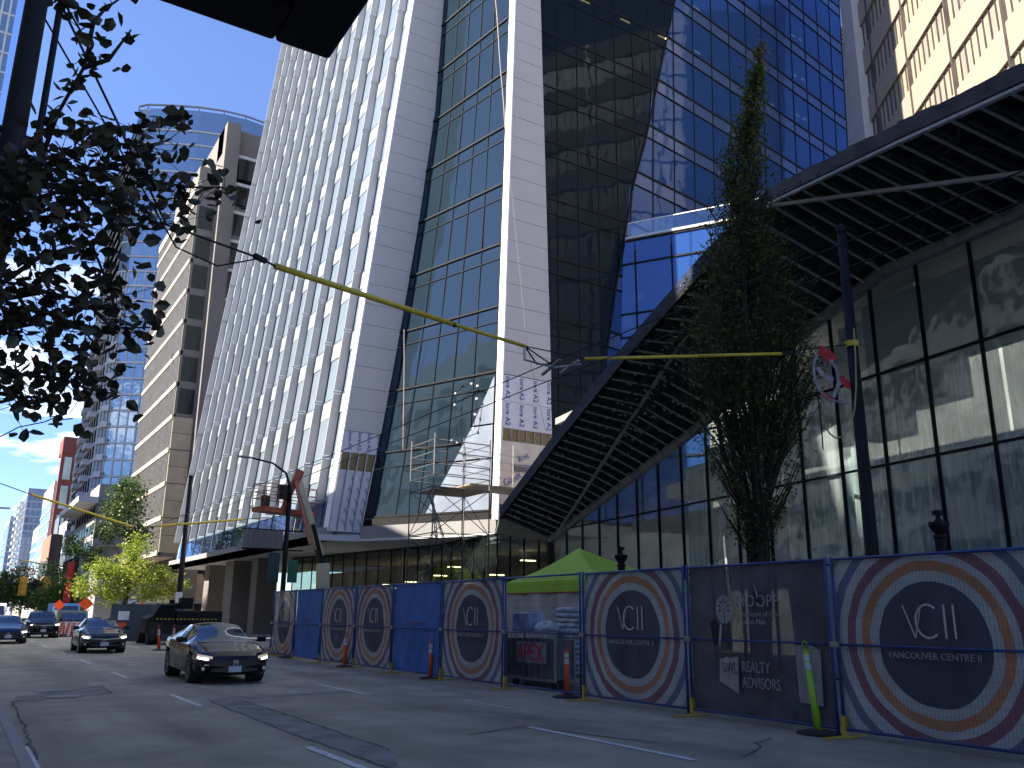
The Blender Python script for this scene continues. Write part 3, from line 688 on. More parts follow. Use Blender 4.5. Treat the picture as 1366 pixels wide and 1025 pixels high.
# ================================================================ beige office slab at the right
bei = thing('beige_office_building', 'sunlit beige office slab with window bands above the canopy at upper right', 'building', None, (50, 30, 0))
bB = Vector((59.6, 40.2, 0)); bD = Vector((.59, .81, 0)).normalized(); bN = Vector((-.81, .59, 0)).normalized()
def GP(u, z, o=0): return bB+bD*u+bN*o+Vector((0, 0, z))
zb = 31.0 - 4.55*5; wp = Pool('window', M['brownglass'], bei); pl_ = MB(); rv = MB(); bl = MB()
# recessed window bands: z rows spaced 4.55 m
rowz = [34.3+4.55*k for k in range(-4, 6)]
winm = mat('blind_window', (.46, .36, .24), .3, scale=.8, col2=(.2, .19, .19), stretch=(1, 1, .2))
for z in rowz:
    rv.slab(GP(-29, z-2.2, 0), GP(0, z-2.2, 0), GP(0, z, 0), GP(-29, z, 0), -bN*.22)
for i in range(17):
    a = -.6-1.62*i
    if i % 3 == 2: pass
    for z in rowz:
        w_ = MB().quad(GP(a, z-4.55, -.2), GP(a-.72, z-4.55, -.2), GP(a-.72, z-2.2, -.2), GP(a, z-2.2, -.2)).quad(GP(a-.8, z-4.55, -.2), GP(a-1.52, z-4.55, -.2), GP(a-1.52, z-2.2, -.2), GP(a-.8, z-2.2, -.2))
        wp.add(w_)
wp.m = winm
wp.done(); rv.build('spandrel_band', M['beige'], bei)
mb = MB()
for i in range(35): a = -.58-.81*i; mb.slab(GP(a, 10, -.1), GP(a+.05, 10, -.1), GP(a+.05, 57, -.1), GP(a, 57, -.1), -bN*.2)
mb.build('window_mullion', M['beigedark'], bei)
mb = MB()
for i in range(4): a = -3.9-6.5*i; mb.slab(GP(a, 10, .06), GP(a+.22, 10, .06), GP(a+.22, 57, .06), GP(a, 57, .06), -bN*.5)
mb.build('vertical_joint', M['beigedark'], bei)
MB().slab(GP(-29, 0, -.3), GP(-.2, 0, -.3), GP(-.2, 57, -.3), GP(-29, 57, -.3), -bN*9).build('wall', M['beige'], bei)
MB().slab(GP(-1.9, 0, .5), GP(.75, 0, .5), GP(.75, 57.5, .5), GP(-1.9, 57.5, .5), -bN*1.5).build('corner_pier', M['white'], bei)

old = thing('dark_stone_building', 'dark old stone building glimpsed between the tower and the white pier of the beige slab', 'building', None, (72, 55, 0))
q = ony(1116, 48, 64); q2 = q
mb = MB().box(q.x-1, q.x+14, 64, 75, 0, q.z-.8); mb.build('wall', M['beigedark'], old)
mb = MB()
for k in range(4): mb.box(q.x-1-.15*k, q.x+14, 63.8-.12*k, 75, q.z-.8+k*.55, q.z-.8+k*.55+.4)
mb.build('cornice', M['greybrown'], old)

# ================================================================ office building beyond the tower
b1 = thing('office_building', 'grey office building with slanting blue ribbon windows and a brown service core, beyond the tower', 'building', None, (20, 100, 0))
X1, Y1, Y2 = 17.2, 97.0, 120.0; FH = 3.62; Z0 = 7.6; NF = 12; ZR = Z0+FH*11.6
wp = Pool('window', M['b1glass'], b1); bands = MB(); mul = MB(); wd = Pool('window', M['brownglass'], b1, 80)
for k in range(12):
    z = Z0+FH*k; zt = min(z+FH, ZR)
    bands.box(X1-.12, X1+.3, Y1, Y2, z-.24, z+.24)
    for j in range(8):
        a, b = Y1+.4+(Y2-Y1-.8)*j/8, Y1+.4+(Y2-Y1-.8)*(j+1)/8; wp.add(MB().quad((X1, b-.06, z+.24), (X1, a+.06, z+.24), (X1, a+.06, zt-.24), (X1, b-.06, zt-.24)))
    for j in range(33): y = Y1+.4+(Y2-Y1-.8)*j/32; mul.box(X1-.06, X1+.05, y-.04, y+.04, z+.3, zt-.3)
bands.box(X1-.12, X1+.3, Y1, Y2, ZR-.35, ZR+.6)
wp.done(); bands.build('spandrel_band', mat('tan_band', (.42, .38, .31), .8, scale=.5, var=.1), b1); mul.build('window_mullion', M['tan'], b1)
w2 = MB()
for k in range(4, 13):
    z = Z0+FH*k
    if z+FH < ZR+1: wd.add(MB().quad((X1+.35, Y1-.02, z+.4), (X1+2.0, Y1-.02, z+.4), (X1+2.0, Y1-.02, z+FH-.4), (X1+.35, Y1-.02, z+FH-.4)))
    for x in (21.4, 24.0, 26.6): wd.add(MB().quad((x, Y1-.52, z+.3), (x+2.2, Y1-.52, z+.3), (x+2.2, Y1-.52, z+FH-.5), (x, Y1-.52, z+FH-.5)))
wd.done()
for k in range(13): w2.box(20.9, 30, Y1-.75, Y1-.3, Z0+FH*k+2.95, Z0+FH*k+3.3)
w2.build('floor_ledge', M['palestone'], b1)
lowp = MB()
for k in range(4):
    z = Z0+FH*k; lowp.box(X1+.05, X1+2.1, Y1-.12, Y1, z+.06, z+1.8); lowp.box(X1+.05, X1+2.1, Y1-.12, Y1, z+1.86, z+FH-.04)
lowp.build('stone_panel', M['tan'], b1)
MB().box(X1+.05, 20.0, Y1, Y2, Z0-.4, ZR).box(20.0, 38, Y1-.5, Y2, Z0-.4, ZR).build('wall', M['greybrown'], b1)
MB().box(19.5, 21.1, Y1-1.2, Y1+3, 0, 58).box(19.5, 38, Y1+.2, Y2+6, 54.4, 58).box(X1, 19.6, Y1+.1, Y1+14, ZR, ZR+2.5).build('service_core', M['greybrown'], b1)
MB().box(21.2, 32, Y1+.1, Y1+.3, ZR+.6, 54.2).build('penthouse_glazing', M['b1glass'], b1)
MB().box(X1+.1, 22, Y1+.2, Y2, 2.9, 5.6).build('street_wall', mat('pink_stone', (.5, .38, .3), .8, scale=.8, var=.15), b1)
MB().box(X1+1.8, 24, Y1+1, Y2, 5.6, Z0-.4).box(X1+1.6, 24, Y1+1, Y2, 0, 2.6).build('street_wall', M['dark'], b1)
MB().box(X1-.6, X1+1.5, Y1-.6, Y2, 2.55, 2.9).build('street_awning', M['white2'], b1)
mb = MB()
for j in range(20): mb.box(X1+.02, X1+.12, Y1-1+j*1.15, Y1-.8+j*1.15, 1.7, 2.5)
mb.build('street_post', M['white2'], b1)

# ================================================================ far towers down the street
def rings(name, parent, m, pts_fn, zs, mb_only=False): pass
res = thing('residential_tower', 'curved pale blue glass residential tower with balconies rising behind the office building', 'tower', None, (30, 175, 0))
YT = 170.0
def res_pt(a): return Vector(a)
XL = ony(149, 450, YT).x; zt = onx(330, 150, 34).z
rp_ = Pool('window', M['resglass'], res); slabm = MB(); div = MB(); bal = Pool('balcony', M['palestone'], res)
# plan: street side flat, then a bowed front facing the viewer
plan = [(XL, YT+34), (XL, YT+3)]+[(XL+1.5+36*t, YT+1.2-6.5*math.sin(math.pi*t)) for t in [0, .12, .25, .38, .5, .62, .75, .88, 1]]
ztw = ony(290, 152, YT-4).z; zlo = 13; nf = int((ztw-zlo)/3.05)
for k in range(nf):
    z = zlo+3.05*k
    for i, (a, b) in enumerate(zip(plan, plan[1:])):
        a = Vector((*a, 0)); b = Vector((*b, 0)); n = 8 if i == 0 else 3
        d = (b-a); nn = Vector((d.y, -d.x, 0)).normalized(); nn = -nn if nn.y > 0 and i > 0 or (i == 0 and nn.x > 0) else nn
        upper = z > ztw*.62
        for j in range(n):
            p, q = a.lerp(b, j/n), a.lerp(b, (j+1)/n)
            rp_.add(MB().quad((p.x, p.y, z+.25), (q.x, q.y, z+.25), (q.x, q.y, z+2.9), (p.x, p.y, z+2.9)))
            if not upper: div.box(p.x-.12, p.x+.12, p.y-.15, p.y+.15, z, z+3.05)
        slabm.slab(a+nn*.25+Vector((0, 0, z-.12)), b+nn*.25+Vector((0, 0, z-.12)), b+nn*.25+Vector((0, 0, z+(.25 if not upper else .12))), a+nn*.25+Vector((0, 0, z+(.25 if not upper else .12))), -nn*.5)
    if not z > ztw*.62:
        for (i, t0) in ((3, .2), (5, .2), (1, .3)):
            a = Vector((*plan[i], 0)).lerp(Vector((*plan[i+1], 0)), .1); b = Vector((*plan[i], 0)).lerp(Vector((*plan[i+1], 0)), .75)
            bal.add(MB().slab(a+Vector((0, -1.3, z-.15)), b+Vector((0, -1.3, z-.15)), b+Vector((0, -1.3, z+.9)), a+Vector((0, -1.3, z+.9)), (0, 1.2, 0)))
        if k % 1 == 0:
            for yy in (YT+8, YT+20): bal.add(MB().box(XL-1.3, XL, yy, yy+4, z-.15, z+.9))
rp_.done(); bal.done(); slabm.build('floor_band', M['palestone'], res); div.build('wall_pier', M['palestone'], res)
mb = MB(); mb.prism([(x, y+.2, zlo) for x, y in plan]+[(XL+38, YT+34, zlo)], (0, 0, ztw-zlo)); mb.build('wall', M['resglass'], res)
mb = MB()
for i in range(1, 10): a, b = plan[i], plan[min(i+1, 10)]; mb.beam((a[0], a[1]+2, ztw+1.8), (b[0], b[1]+2, ztw+1.8), .3, .3); mb.beam((a[0], a[1]+2, ztw), (a[0], a[1]+2, ztw+1.8), .25)
mb.build('roof_rail', M['greyconc'], res)
pod = thing('concrete_podium_building', 'grey concrete podium with a planted edge at the foot of the residential tower', 'building', None, (16, 150, 0))
PX = ony(128, 690, 148).x; PZ = ony(128, 645, 148).z
MB().box(PX, PX+28, 148, 176, PZ-9.5, PZ).box(PX+1.4, PX+28, 149, 176, 0, PZ-9.5).build('wall', M['greyconc'], pod)
MB().box(PX-.1, PX+28.2, 147.8, 176, PZ-5.2, PZ-2.6).build('stone_band', mat('dark_grey_band', (.12, .12, .125), .8), pod)
MB().prism([(PX-2.8, 176, PZ-3), (PX-2.8, 147.5, PZ-3), (PX, 147.5, PZ-3), (PX, 176, PZ-3)], (0, 0, .9)).build('eave_slab', M['palestone'], pod)
mb = MB()
for k in range(3):
    for j in range(7): mb.box(PX-.1, PX+.05, 149+j*3.7, 151.8+j*3.7, PZ-5.9-k*2.6+.9, PZ-4.0-k*2.6+.6)
mb.build('window', M['brownglass'], pod)

def slabtower(name, label, px0, pxc, px1, pytop, Y, mats, zc=None, fh=3.1, win='win', cols=2, depth=30, wfrac=.6, group=None, sides=8, cat='tower'):
    """box tower: corner seen at pxc, street side between px0 and pxc, front between pxc and px1"""
    xa = ony(pxc, 760, Y).x; xb = ony(px1, 760, Y).x; z = ony(pxc, pytop, Y).z
    t = thing(name, label, cat, group, (xa, Y, 0))
    MB().box(xa, xb, Y, Y+depth, 0, z).build('wall', mats[0], t)
    P_ = Pool('window', mats[1], t, 90); n = int((z-2)/fh); w_ = (xb-xa)/cols
    fb = MB()
    for k in range(1, n):
        for j in range(cols):
            P_.add(MB().box(xa+w_*(j+.5-wfrac/2), xa+w_*(j+.5+wfrac/2), Y-.08, Y+.05, k*fh+.5, k*fh+fh-.45))
        for j in range(sides):
            y = Y+depth*(j+.2)/sides; P_.add(MB().box(xa-.08, xa+.05, y, y+depth/sides*.62, k*fh+.5, k*fh+fh-.45))
        fb.box(xa-.25, xb+.1, Y-.2, Y+depth, k*fh-.12, k*fh+.12)
    P_.done()
    if mats[2]: fb.build('floor_band', mats[2], t)
    return t, xa, xb, z
blglass = M['resglass']
t, xa, xb, z = slabtower('brick_striped_tower', 'pale tower with a dark red brick stripe and paired windows, red brick crown on top', 0, 56, 108, 640, 290, (M['palestone'], blglass, M['palestone']), cols=4, depth=36, fh=3.4)
# red brick front stripe with paired windows and crown
x2 = ony(94, 760, 289).x; zc = ony(80, 583, 289).z; xr = ony(60, 760, 289).x
zcrown = ony(90, 605, 289).z
MB().box(xr, x2, 287.8, 290, 0, zcrown).build('brick_front', M['brick'], t)
MB().box(xr, xr+(x2-xr)*.8, 287.5, 300, zcrown, zc).prism([(x2-(x2-xr)*.2, 287.5, zcrown), (x2+1.5, 287.5, zcrown), (x2-(x2-xr)*.2, 287.5, zc)], (0, 10, 0)).build('brick_crown', M['brick'], t)
pw = Pool('window', mat('pale_window', (.42, .5, .46), .2, scale=.2, var=.25), t)
k = 0; hz = 8.6; zz = zcrown-hz
while zz > 8:
    for j in (0, 1): a = xr+(x2-xr)*(.14+.42*j); pw.add(MB().box(a, a+(x2-xr)*.3, 287.6, 287.85, zz+.6, zz+hz-1.3))
    zz -= hz
pw.done()
t, xa, xb, z = slabtower('glass_tower_far', 'narrow pale glass tower left of the brick striped tower', 0, 44, 70, 700, 330, (M['palestone'], blglass, M['white2']), cols=2, depth=25)
t.name = 'pale_tower'
MB().box(xa+2, xb-3, 332, 350, z, z+ (ony(60, 640, 330).z-z)).build('upper_wall', M['palestone'], t)
t, xa, xb, z = slabtower('apartment_tower', 'blue grey apartment tower with stacked balconies, left of the pale narrow tower', 0, 22, 50, 650, 420, (mat('blue_grey_wall', (.20, .25, .36), .6, scale=.2, var=.1), blglass, M['palestone']), cols=4, depth=60)
mb = MB()
for k in range(int((z-8)/3.1)): mb.box(xa-2, xa, 430, 440, 6+k*3.1, 7+k*3.1); mb.box(xa-2, xa, 452, 462, 6+k*3.1, 7+k*3.1)
mb.build('balcony', M['palestone'], t)
slabtower('apartment_tower', 'pale blue apartment tower at the far left end of the street', 0, 3, 24, 688, 520, (mat('blue_pale_wall', (.30, .37, .46), .6, scale=.2, var=.1), blglass, M['palestone']), cols=4, depth=60)
t, xa, xb, z = slabtower('brown_brick_building', 'brown brick building with a blank party wall below the red striped tower', 0, 62, 78, 712, 210, (M['brownbrick'], M['brownglass'], None), cols=1, depth=22, fh=4.2, cat='building', wfrac=.01)
MB().box(xa+1.5, xb-1, 212, 222, z, z+4).build('roof_box', M['beigedark'], t)
slabtower('grey_shop_building', 'low grey building with a red banner pole in front, behind the lit street tree', 0, 98, 128, 700, 185, (M['palestone'], M['brownglass'], None), cols=3, depth=20, fh=4.0, cat='building')
slabtower('dark_shop_row', 'dark low shop row seen through the street trees', 0, 92, 150, 795, 160, (mat('dark_brown_wall', (.07, .06, .05), .8, scale=.4, var=.4), M['brownglass'], None), cols=6, depth=14, fh=3.6, cat='building')
slabtower('low_stone_building', 'small pale stone building behind the far traffic signals', 0, 33, 58, 768, 380, (M['tan'], M['brownglass'], M['palestone']), cols=4, depth=40, cat='building')
# white-grey party wall pier behind brown building
t, xa, xb, z = slabtower('grey_party_wall_building', 'slim pale grey building between the brown brick wall and the concrete podium', 0, 84, 104, 690, 235, (M['palestone'], M['brownglass'], None), cols=1, depth=25, fh=4.0, cat='building', wfrac=.3)
# glass tower on the near left side of the street (upper left corner)
lt = thing('street_glass_tower', 'pale striped glass tower at the upper left edge, left of the near pole', 'tower', None, (-14, 175, 0))
xg = ony(24, 0, 175).x
MB().box(xg-40, xg, 175, 215, 0, 170).build('wall', M['resglass'], lt)
mb = MB()
for k in range(30): mb.box(xg-40+k*1.34, xg-40+k*1.34+.35, 174.8, 175, 0, 170)
for k in range(40): mb.box(xg-40, xg, 174.9, 175, k*4.2, k*4.2+.4)
mb.build('facade_fin', M['palestone'], lt)

# ================================================================ unseen buildings on the near side, placed and sized to shade the street
def block(label, x0, x1, y0, y1, h, m, fh=3.8):
    t = thing('unseen_building', label, 'building', None, ((x0+x1)/2, (y0+y1)/2, 0))
    MB().box(x0, x1, y0, y1, 0, h).build('wall', m, t)
    wn = MB(); k = 1
    while k*fh+fh < h:
        y = y0+1
        while y+2.4 < y1: wn.box(x1, x1+.06, y, y+2.0, k*fh+.8, k*fh+2.9); y += 3
        k += 1
    wn.build('window', M['brownglass'], t); return t
lightc = mat('light_concrete', (.62, .60, .57), .85, scale=.3, var=.1)
block('unseen tall pale building behind the bus shelter on the camera side of the street', -30, -6, -60, 21, 33, lightc)
block('unseen lower pale building on the camera side of the street, left of the camera', -30, -6, 22, 62, 29.5, lightc)
block('added brown brick block, unseen, far along the camera side of the street', -34, -9, 100, 150, 28, M['brownbrick'])  # added out of view to keep open sky out of the atrium reflections
block('beige building further along the camera side of the street, out of frame', -30, -6.5, 66, 82, 29.5, M['tan'])

# ================================================================ fence with printed banners
FX = 11.05
def ringmat(name, bgc, disc, seed):
    m = bpy.data.materials.new(name); m.use_nodes = True; t = m.node_tree; p = t.nodes['Principled BSDF']; p.inputs['Roughness'].default_value = .75
    tcn = t.nodes.new('ShaderNodeTexCoord'); sp = t.nodes.new('ShaderNodeSeparateXYZ'); lnk(t, tcn.outputs['Object'], sp.inputs[0])
    cb = t.nodes.new('ShaderNodeCombineXYZ'); lnk(t, sp.outputs[1], cb.inputs[0])
    ad = t.nodes.new('ShaderNodeMath'); ad.inputs[1].default_value = -1.33; lnk(t, sp.outputs[2], ad.inputs[0]); lnk(t, ad.outputs[0], cb.inputs[1])
    nzz = t.nodes.new('ShaderNodeTexNoise'); nzz.inputs['Scale'].default_value = 2.2; lnk(t, tcn.outputs['Object'], nzz.inputs[0])
    ln = t.nodes.new('ShaderNodeVectorMath'); ln.operation = 'LENGTH'; lnk(t, cb.outputs[0], ln.inputs[0])
    a2 = t.nodes.new('ShaderNodeMath'); a2.operation = 'MULTIPLY_ADD'; a2.inputs[1].default_value = .05; lnk(t, nzz.outputs[0], a2.inputs[0]); lnk(t, ln.outputs['Value'], a2.inputs[2])
    dv = t.nodes.new('ShaderNodeMath'); dv.operation = 'DIVIDE'; dv.inputs[1].default_value = 2.0; lnk(t, a2.outputs[0], dv.inputs[0])
    r = t.nodes.new('ShaderNodeValToRGB'); r.color_ramp.interpolation = 'CONSTANT'; lnk(t, dv.outputs[0], r.inputs[0])
    navy = (.14, .17, .29); mar = (.27, .12, .155); ora = (.54, .24, .13)
    stops = [(0, disc), (.835, bgc), (.975, ora), (1.105, bgc), (1.21, mar), (1.35, bgc), (1.50, navy), (1.63, bgc), (1.80, tuple(c*.6 for c in bgc))]
    e = r.color_ramp.elements
    e[0].position = 0; e[0].color = (*stops[0][1], 1); e[1].position = stops[1][0]/2; e[1].color = (*stops[1][1], 1)
    for s, c in stops[2:]: x = e.new(s/2); x.color = (*c, 1)
    n = t.nodes.new('ShaderNodeTexNoise'); n.inputs['Scale'].default_value = 1.3+seed*.1; n.inputs['Detail'].default_value = 6; lnk(t, tcn.outputs['Object'], n.inputs[0])
    rr = t.nodes.new('ShaderNodeValToRGB'); rr.color_ramp.elements[0].position = .3; rr.color_ramp.elements[1].position = .75; rr.color_ramp.elements[0].color = (.72, .74, .76, 1); rr.color_ramp.elements[1].color = (1.08, 1.08, 1.08, 1); lnk(t, n.outputs[0], rr.inputs[0])
    mm = t.nodes.new('ShaderNodeMixRGB'); mm.blend_type = 'MULTIPLY'; mm.inputs[0].default_value = 1; lnk(t, r.outputs[0], mm.inputs[1]); lnk(t, rr.outputs[0], mm.inputs[2]); lnk(t, mm.outputs[0], p.inputs['Base Color'])
    add_tl(m, .05)
    return m
M['ring'] = ringmat('ring_banner', (.46, .52, .54), (.075, .08, .125), 0)
M['bluetarp'] = mat('blue_tarpaulin', (.015, .15, .52), .6, scale=1.5, var=.2)
M['slate'] = mat('slate_banner', (.085, .09, .115), .75, scale=1.5, var=.3); add_tl(M['slate'], .05)
M['letter'] = mat('white_lettering', (.62, .62, .6), .7)
M['lettergrey'] = mat('grey_lettering', (.36, .36, .37), .7)
mat_wire = mat('dark_wire', (.03, .04, .07), .6)
def banner(y0, y1, z0, z1, x, seed, amp=.02):
    rnd = random.Random(seed); ph = [rnd.uniform(0, 6) for _ in range(6)]; nx, nz_ = 40, 30; vs = []
    for j in range(nz_+1):
        for i in range(nx+1):
            u, v = i/nx, j/nz_; y = y0+(y1-y0)*u; z = z0+(z1-z0)*v
            o = amp*math.sin(math.pi*u)*(math.sin(y*3+ph[0])+.6*math.sin(z*4+ph[1]+y*2))+amp*.35*math.sin(y*9+z*5+ph[2])+amp*.25*math.sin(z*14-y*6+ph[3])
            vs.append((x+o, y, z+.012*math.sin(y*7+ph[4])*(1 if j in (0, nz_) else 0)))
    return MB().add(vs, [(j*(nx+1)+i, j*(nx+1)+i+1, (j+1)*(nx+1)+i+1, (j+1)*(nx+1)+i) for j in range(nz_) for i in range(nx)])
def stroke(mb, pts, wd, x): 
    for a, b in zip(pts, pts[1:]): mb.beam((x, a[0], a[1]), (x, b[0], b[1]), wd, .006, up=(1, 0, 0))
def logo(parent, yc, zc, x, s, m):
    mb = MB(); Y = lambda u: yc-u*s
    # V, C, I, I in hairline strokes; the viewer's right is towards -Y
    stroke(mb, [(Y(-.62), zc+.36*s), (Y(-.36), zc-.36*s), (Y(-.16), zc+.34*s)], .022*s*1.2, x)
    pts = []
    for k in range(15):
        a = R(50+k*260/14); pts.append((Y(-.02+.30*math.cos(a)), zc+.36*s*math.sin(a)))
    stroke(mb, pts, .026, x)
    stroke(mb, [(Y(.38), zc+.36*s), (Y(.38), zc-.36*s)], .026, x); stroke(mb, [(Y(.60), zc+.36*s), (Y(.60), zc-.36*s)], .026, x)
    mb.build('logo', m, parent)
def fence_panel(y0, y1, kind, label, seed):
    ym = (y0+y1)/2; t = thing('fence_panel', label, 'fence panel', 'fence panels along the construction site', (FX, ym, 0))
    a, b = y0+.045, y1-.045; zb, ztp = .12, 2.5
    MB().tube([(FX, a, .04), (FX, a, ztp+.04)], .024).tube([(FX, b, .04), (FX, b, ztp+.04)], .024).tube([(FX, a, ztp), (FX, b, ztp)], .021).tube([(FX, a, zb), (FX, b, zb)], .021).tube([(FX, a, 1.28), (FX, b, 1.28)], .017).build('frame', M['bluepipe'], t, smooth=True)
    wm = MB(); y = a
    while y < b: wm.box(FX-.026, FX-.0235, y, y+.0018, zb, ztp); y += .055
    z = zb
    while z < ztp: wm.box(FX-.022, FX-.0195, a, b, z, z+.0025); z += .155 if kind != 'open' else .155
    wm.build('wire_mesh', mat_wire, t)
    ft = MB(); ft.box(FX-.42, FX+.42, b-.04, b+.04, .0+.004, .03); ft.beam((FX, b-.005, .03), (FX, b-.005, .30), .07, .07, up=(0, 1, 0)); ft.build('foot', mat_yel, t)
    MB().box(FX-.05, FX+.05, b-.05, b+.09, 1.24, 1.32).build('clamp', M['steel'], t)
    bx = FX+.004
    if kind == 'open': return t
    mm = {'ring': M['ring'], 'blue': M['bluetarp'], 'slate': M['slate']}[kind]
    bo = banner(a+.02, b-.02, zb-.02, ztp+.0, bx+.03, seed).build('banner', mm, t, smooth=True)
    lx = FX-.012
    if kind == 'ring':
        logo(bo, ym, 1.62, lx, .60, M['letter'])
        text('VANCOUVER CENTRE II', .125, (lx, ym, 1.17), (0, -1, 0), (0, 0, 1), M['lettergrey'], parent=bo)
    if kind == 'blue': text('SAFETY STARTS HERE' if False else 'ELEVATORS ESCALATORS', .10, (lx, ym, 1.42), (0, -1, 0), (0, 0, 1), mat_tarp_text, parent=bo)
    if kind == 'slate' and seed == 91:
        c = (lx, ym+.62)
        mb = MB(); n = 28; zc = 1.78
        mb.add([(lx, c[1], zc)]+[(lx, c[1]+.19*math.cos(2*math.pi*k/n), zc+.235*math.sin(2*math.pi*k/n)) for k in range(n)], [(0, k+1, (k+1) % n+1) for k in range(n)])
        mb.build('emblem', M['lettergrey'], bo)
        lf = MB()
        for k in range(7):
            aa = R(-20+k*36.6); cx, cz = c[1]+.105*math.cos(aa), zc+.02+.12*math.sin(aa); d = Vector((0, math.cos(aa), math.sin(aa))); s_ = Vector((0, -math.sin(aa), math.cos(aa)))
            cc = Vector((lx-.004, cx, cz)); lf.quad(cc-d*.045, cc+s_*.022, cc+d*.045, cc-s_*.022)
        lf.box(lx-.006, lx-.003, c[1]-.008, c[1]+.008, zc-.23, zc+.02); lf.build('emblem_leaf', M['slate'], bo)
        text('HOOPP', .27, (lx, ym+.34, 1.90), (0, -1, 0), (0, 0, 1), M['lettergrey'], parent=bo, align='LEFT')
        text('Healthcare of Ontario', .12, (lx, ym+.34, 1.70), (0, -1, 0), (0, 0, 1), M['lettergrey'], parent=bo, align='LEFT')
        text('Pension Plan', .12, (lx, ym+.34, 1.58), (0, -1, 0), (0, 0, 1), M['lettergrey'], parent=bo, align='LEFT')
        mb = MB(); mb.add([(lx, ym+.78, .98), (lx, ym+.80, .62), (lx, ym+.38, .45), (lx, ym+.36, 1.02)], [(0, 1, 2, 3)]); mb.build('emblem', M['lettergrey'], bo)
        text('GWL', .24, (lx-.004, ym+.56, .84), (0, -1, 0), (0, 0, 1), M['slate'], parent=bo, squeeze=.62)
        text('REALTY', .24, (lx, ym+.30, .87), (0, -1, 0), (0, 0, 1), M['lettergrey'], parent=bo, align='LEFT', squeeze=.72)
        text('ADVISORS', .24, (lx, ym+.30, .63), (0, -1, 0), (0, 0, 1), M['lettergrey'], parent=bo, align='LEFT', squeeze=.72)
        # torn holes with flapping cloth
        MB().quad((lx-.003, ym+.98, 1.55), (lx-.003, ym+.86, 1.62), (lx-.003, ym+.72, 1.52), (lx-.003, ym+.76, 1.22), (lx-.003, ym+.88, 1.18)).quad((lx-.004, ym-.04, 2.16), (lx-.004, ym-.10, 2.06), (lx-.004, ym-.15, 1.90), (lx-.004, ym-.07, 1.86)).build('torn_hole', M['dark'], bo)
        MB().quad((lx-.006, ym+.72, 1.58), (lx-.03, ym+.66, 1.5), (lx-.05, ym+.70, 1.16), (lx-.006, ym+.78, 1.22)).quad((lx-.006, ym-.06, 2.2), (lx-.03, ym-.17, 2.02), (lx-.006, ym-.13, 1.93)).quad((lx-.006, ym+.72, .98), (lx-.04, ym+.55, 1.02), (lx-.006, ym+.62, .82)).build('torn_flap', M['lettergrey'], bo)
    if kind == 'slate' and seed == 91:
        MB().quad((lx, ym-.85, .42), (lx, ym-1.28, .40), (lx, ym-1.30, 1.18), (lx, ym-1.12, 1.26), (lx, ym-.83, 1.24)).build('window_patch', mat_patch, bo)
    return t
mat_yel = mat('yellow_foot', (.45, .33, .05), .6); mat_tarp_text = mat('tarp_lettering', (.28, .12, .2), .7); mat_patch = mat('pale_net_patch', (.30, .31, .31), .7, scale=8, var=.2)
posts = [5.7, 8.8, 11.9, 15.02, 18.1, 21.3, 24.4, 27.3, 30.4, 33.3, 36.1]
spec = [('ring', 'nearest ring banner panel, cropped by the right edge of the photo'),
        ('slate', 'torn dark slate banner panel with HOOPP and REALTY ADVISORS lettering'),
        ('ring', 'ring banner panel between the HOOPP panel and the open mesh panel'),
        ('open', 'open blue wire mesh panel with the lime tent and APEX sign behind it'),
        ('ring', 'ring banner panel between the open mesh panel and a blue tarpaulin panel'),
        ('blue', 'wide blue tarpaulin panel in front of the scaffold tower'),
        ('ring', 'ring banner panel with worn rings just left of the wide blue tarpaulin panel'),
        ('ring', 'ring banner panel between another ring banner and the narrow blue panel'),
        ('blue', 'narrow blue tarpaulin panel left of the boom lift'),
        ('ring', 'farthest ring banner panel, seen almost edge on, next to the slanting slate panel')]
for i, (k, l) in enumerate(spec): fence_panel(posts[i], posts[i+1]-.02, k, l, 91 if k == 'slate' else i)
# slanting dark panel at the far end
t = thing('fence_panel', 'dark slate panel leaning away at the far end of the fence', 'fence panel', 'fence panels along the construction site', (11.1, 37, 0))
q0, q1 = Vector((11.05, 36.2, .1)), Vector((12.6, 41.2, .1)); tp = Vector((.35, .5, 2.35))
MB().tube([q0, q0+tp], .024).tube([q1, q1+tp], .024).tube([q0+tp, q1+tp], .021).tube([q0, q1], .021).build('frame', M['bluepipe'], t)
MB().slab(q0+Vector((.02, .05, .02)), q1, q1+tp, q0+tp, (.02, 0, 0)).build('banner', M['slate'], t)
MB().beam(q0+Vector((0, -.02, -.08)), q0+Vector((.9, 0, -.08)), .08, .03).build('foot', mat_yel, t)

# ================================================================ delineator posts
def delineator(p, col, lean, label, h=1.05, base_r=.3):
    t = thing('delineator_post', label, 'traffic post', 'traffic delineator posts along the fence', (p.x, p.y, 0))
    L = Vector((lean[0], lean[1], 1)).normalized()
    o = Vector((p.x, p.y, .04)); m = MB().lathe([(base_r, .004), (base_r, .03), (base_r*.8, .05), (.09, .075), (.0, .08)], (p.x, p.y, 0), 10); m.build('base', M['rubber'], t)
    m = MB().tube([o, o+L*.5, o+L*(h-.16)], [.062, .054, .046], 10); m.build('post', col, t, smooth=True)
    g = MB(); u = Vector((0, 1, 0)); q = o+L*(h-.16)
    g.tube([q, q+L*.04-u*.035, q+L*.13-u*.038, q+L*.16, q+L*.13+u*.038, q+L*.04+u*.035, q], .014, 6, cap=False); g.build('handle', col, t, smooth=True)
    r = MB().tube([o+L*(h-.42), o+L*(h-.32)], .054, 10, cap=False).tube([o+L*(h-.29), o+L*(h-.2)], .051, 10, cap=False); r.build('reflective_band', M['reflect'], t, smooth=True)
    return t
delineator(onz(1093, 980), M['lime'], (-.02, .10), 'lime green delineator post leaning left in front of the HOOPP panel', 1.28, .33)
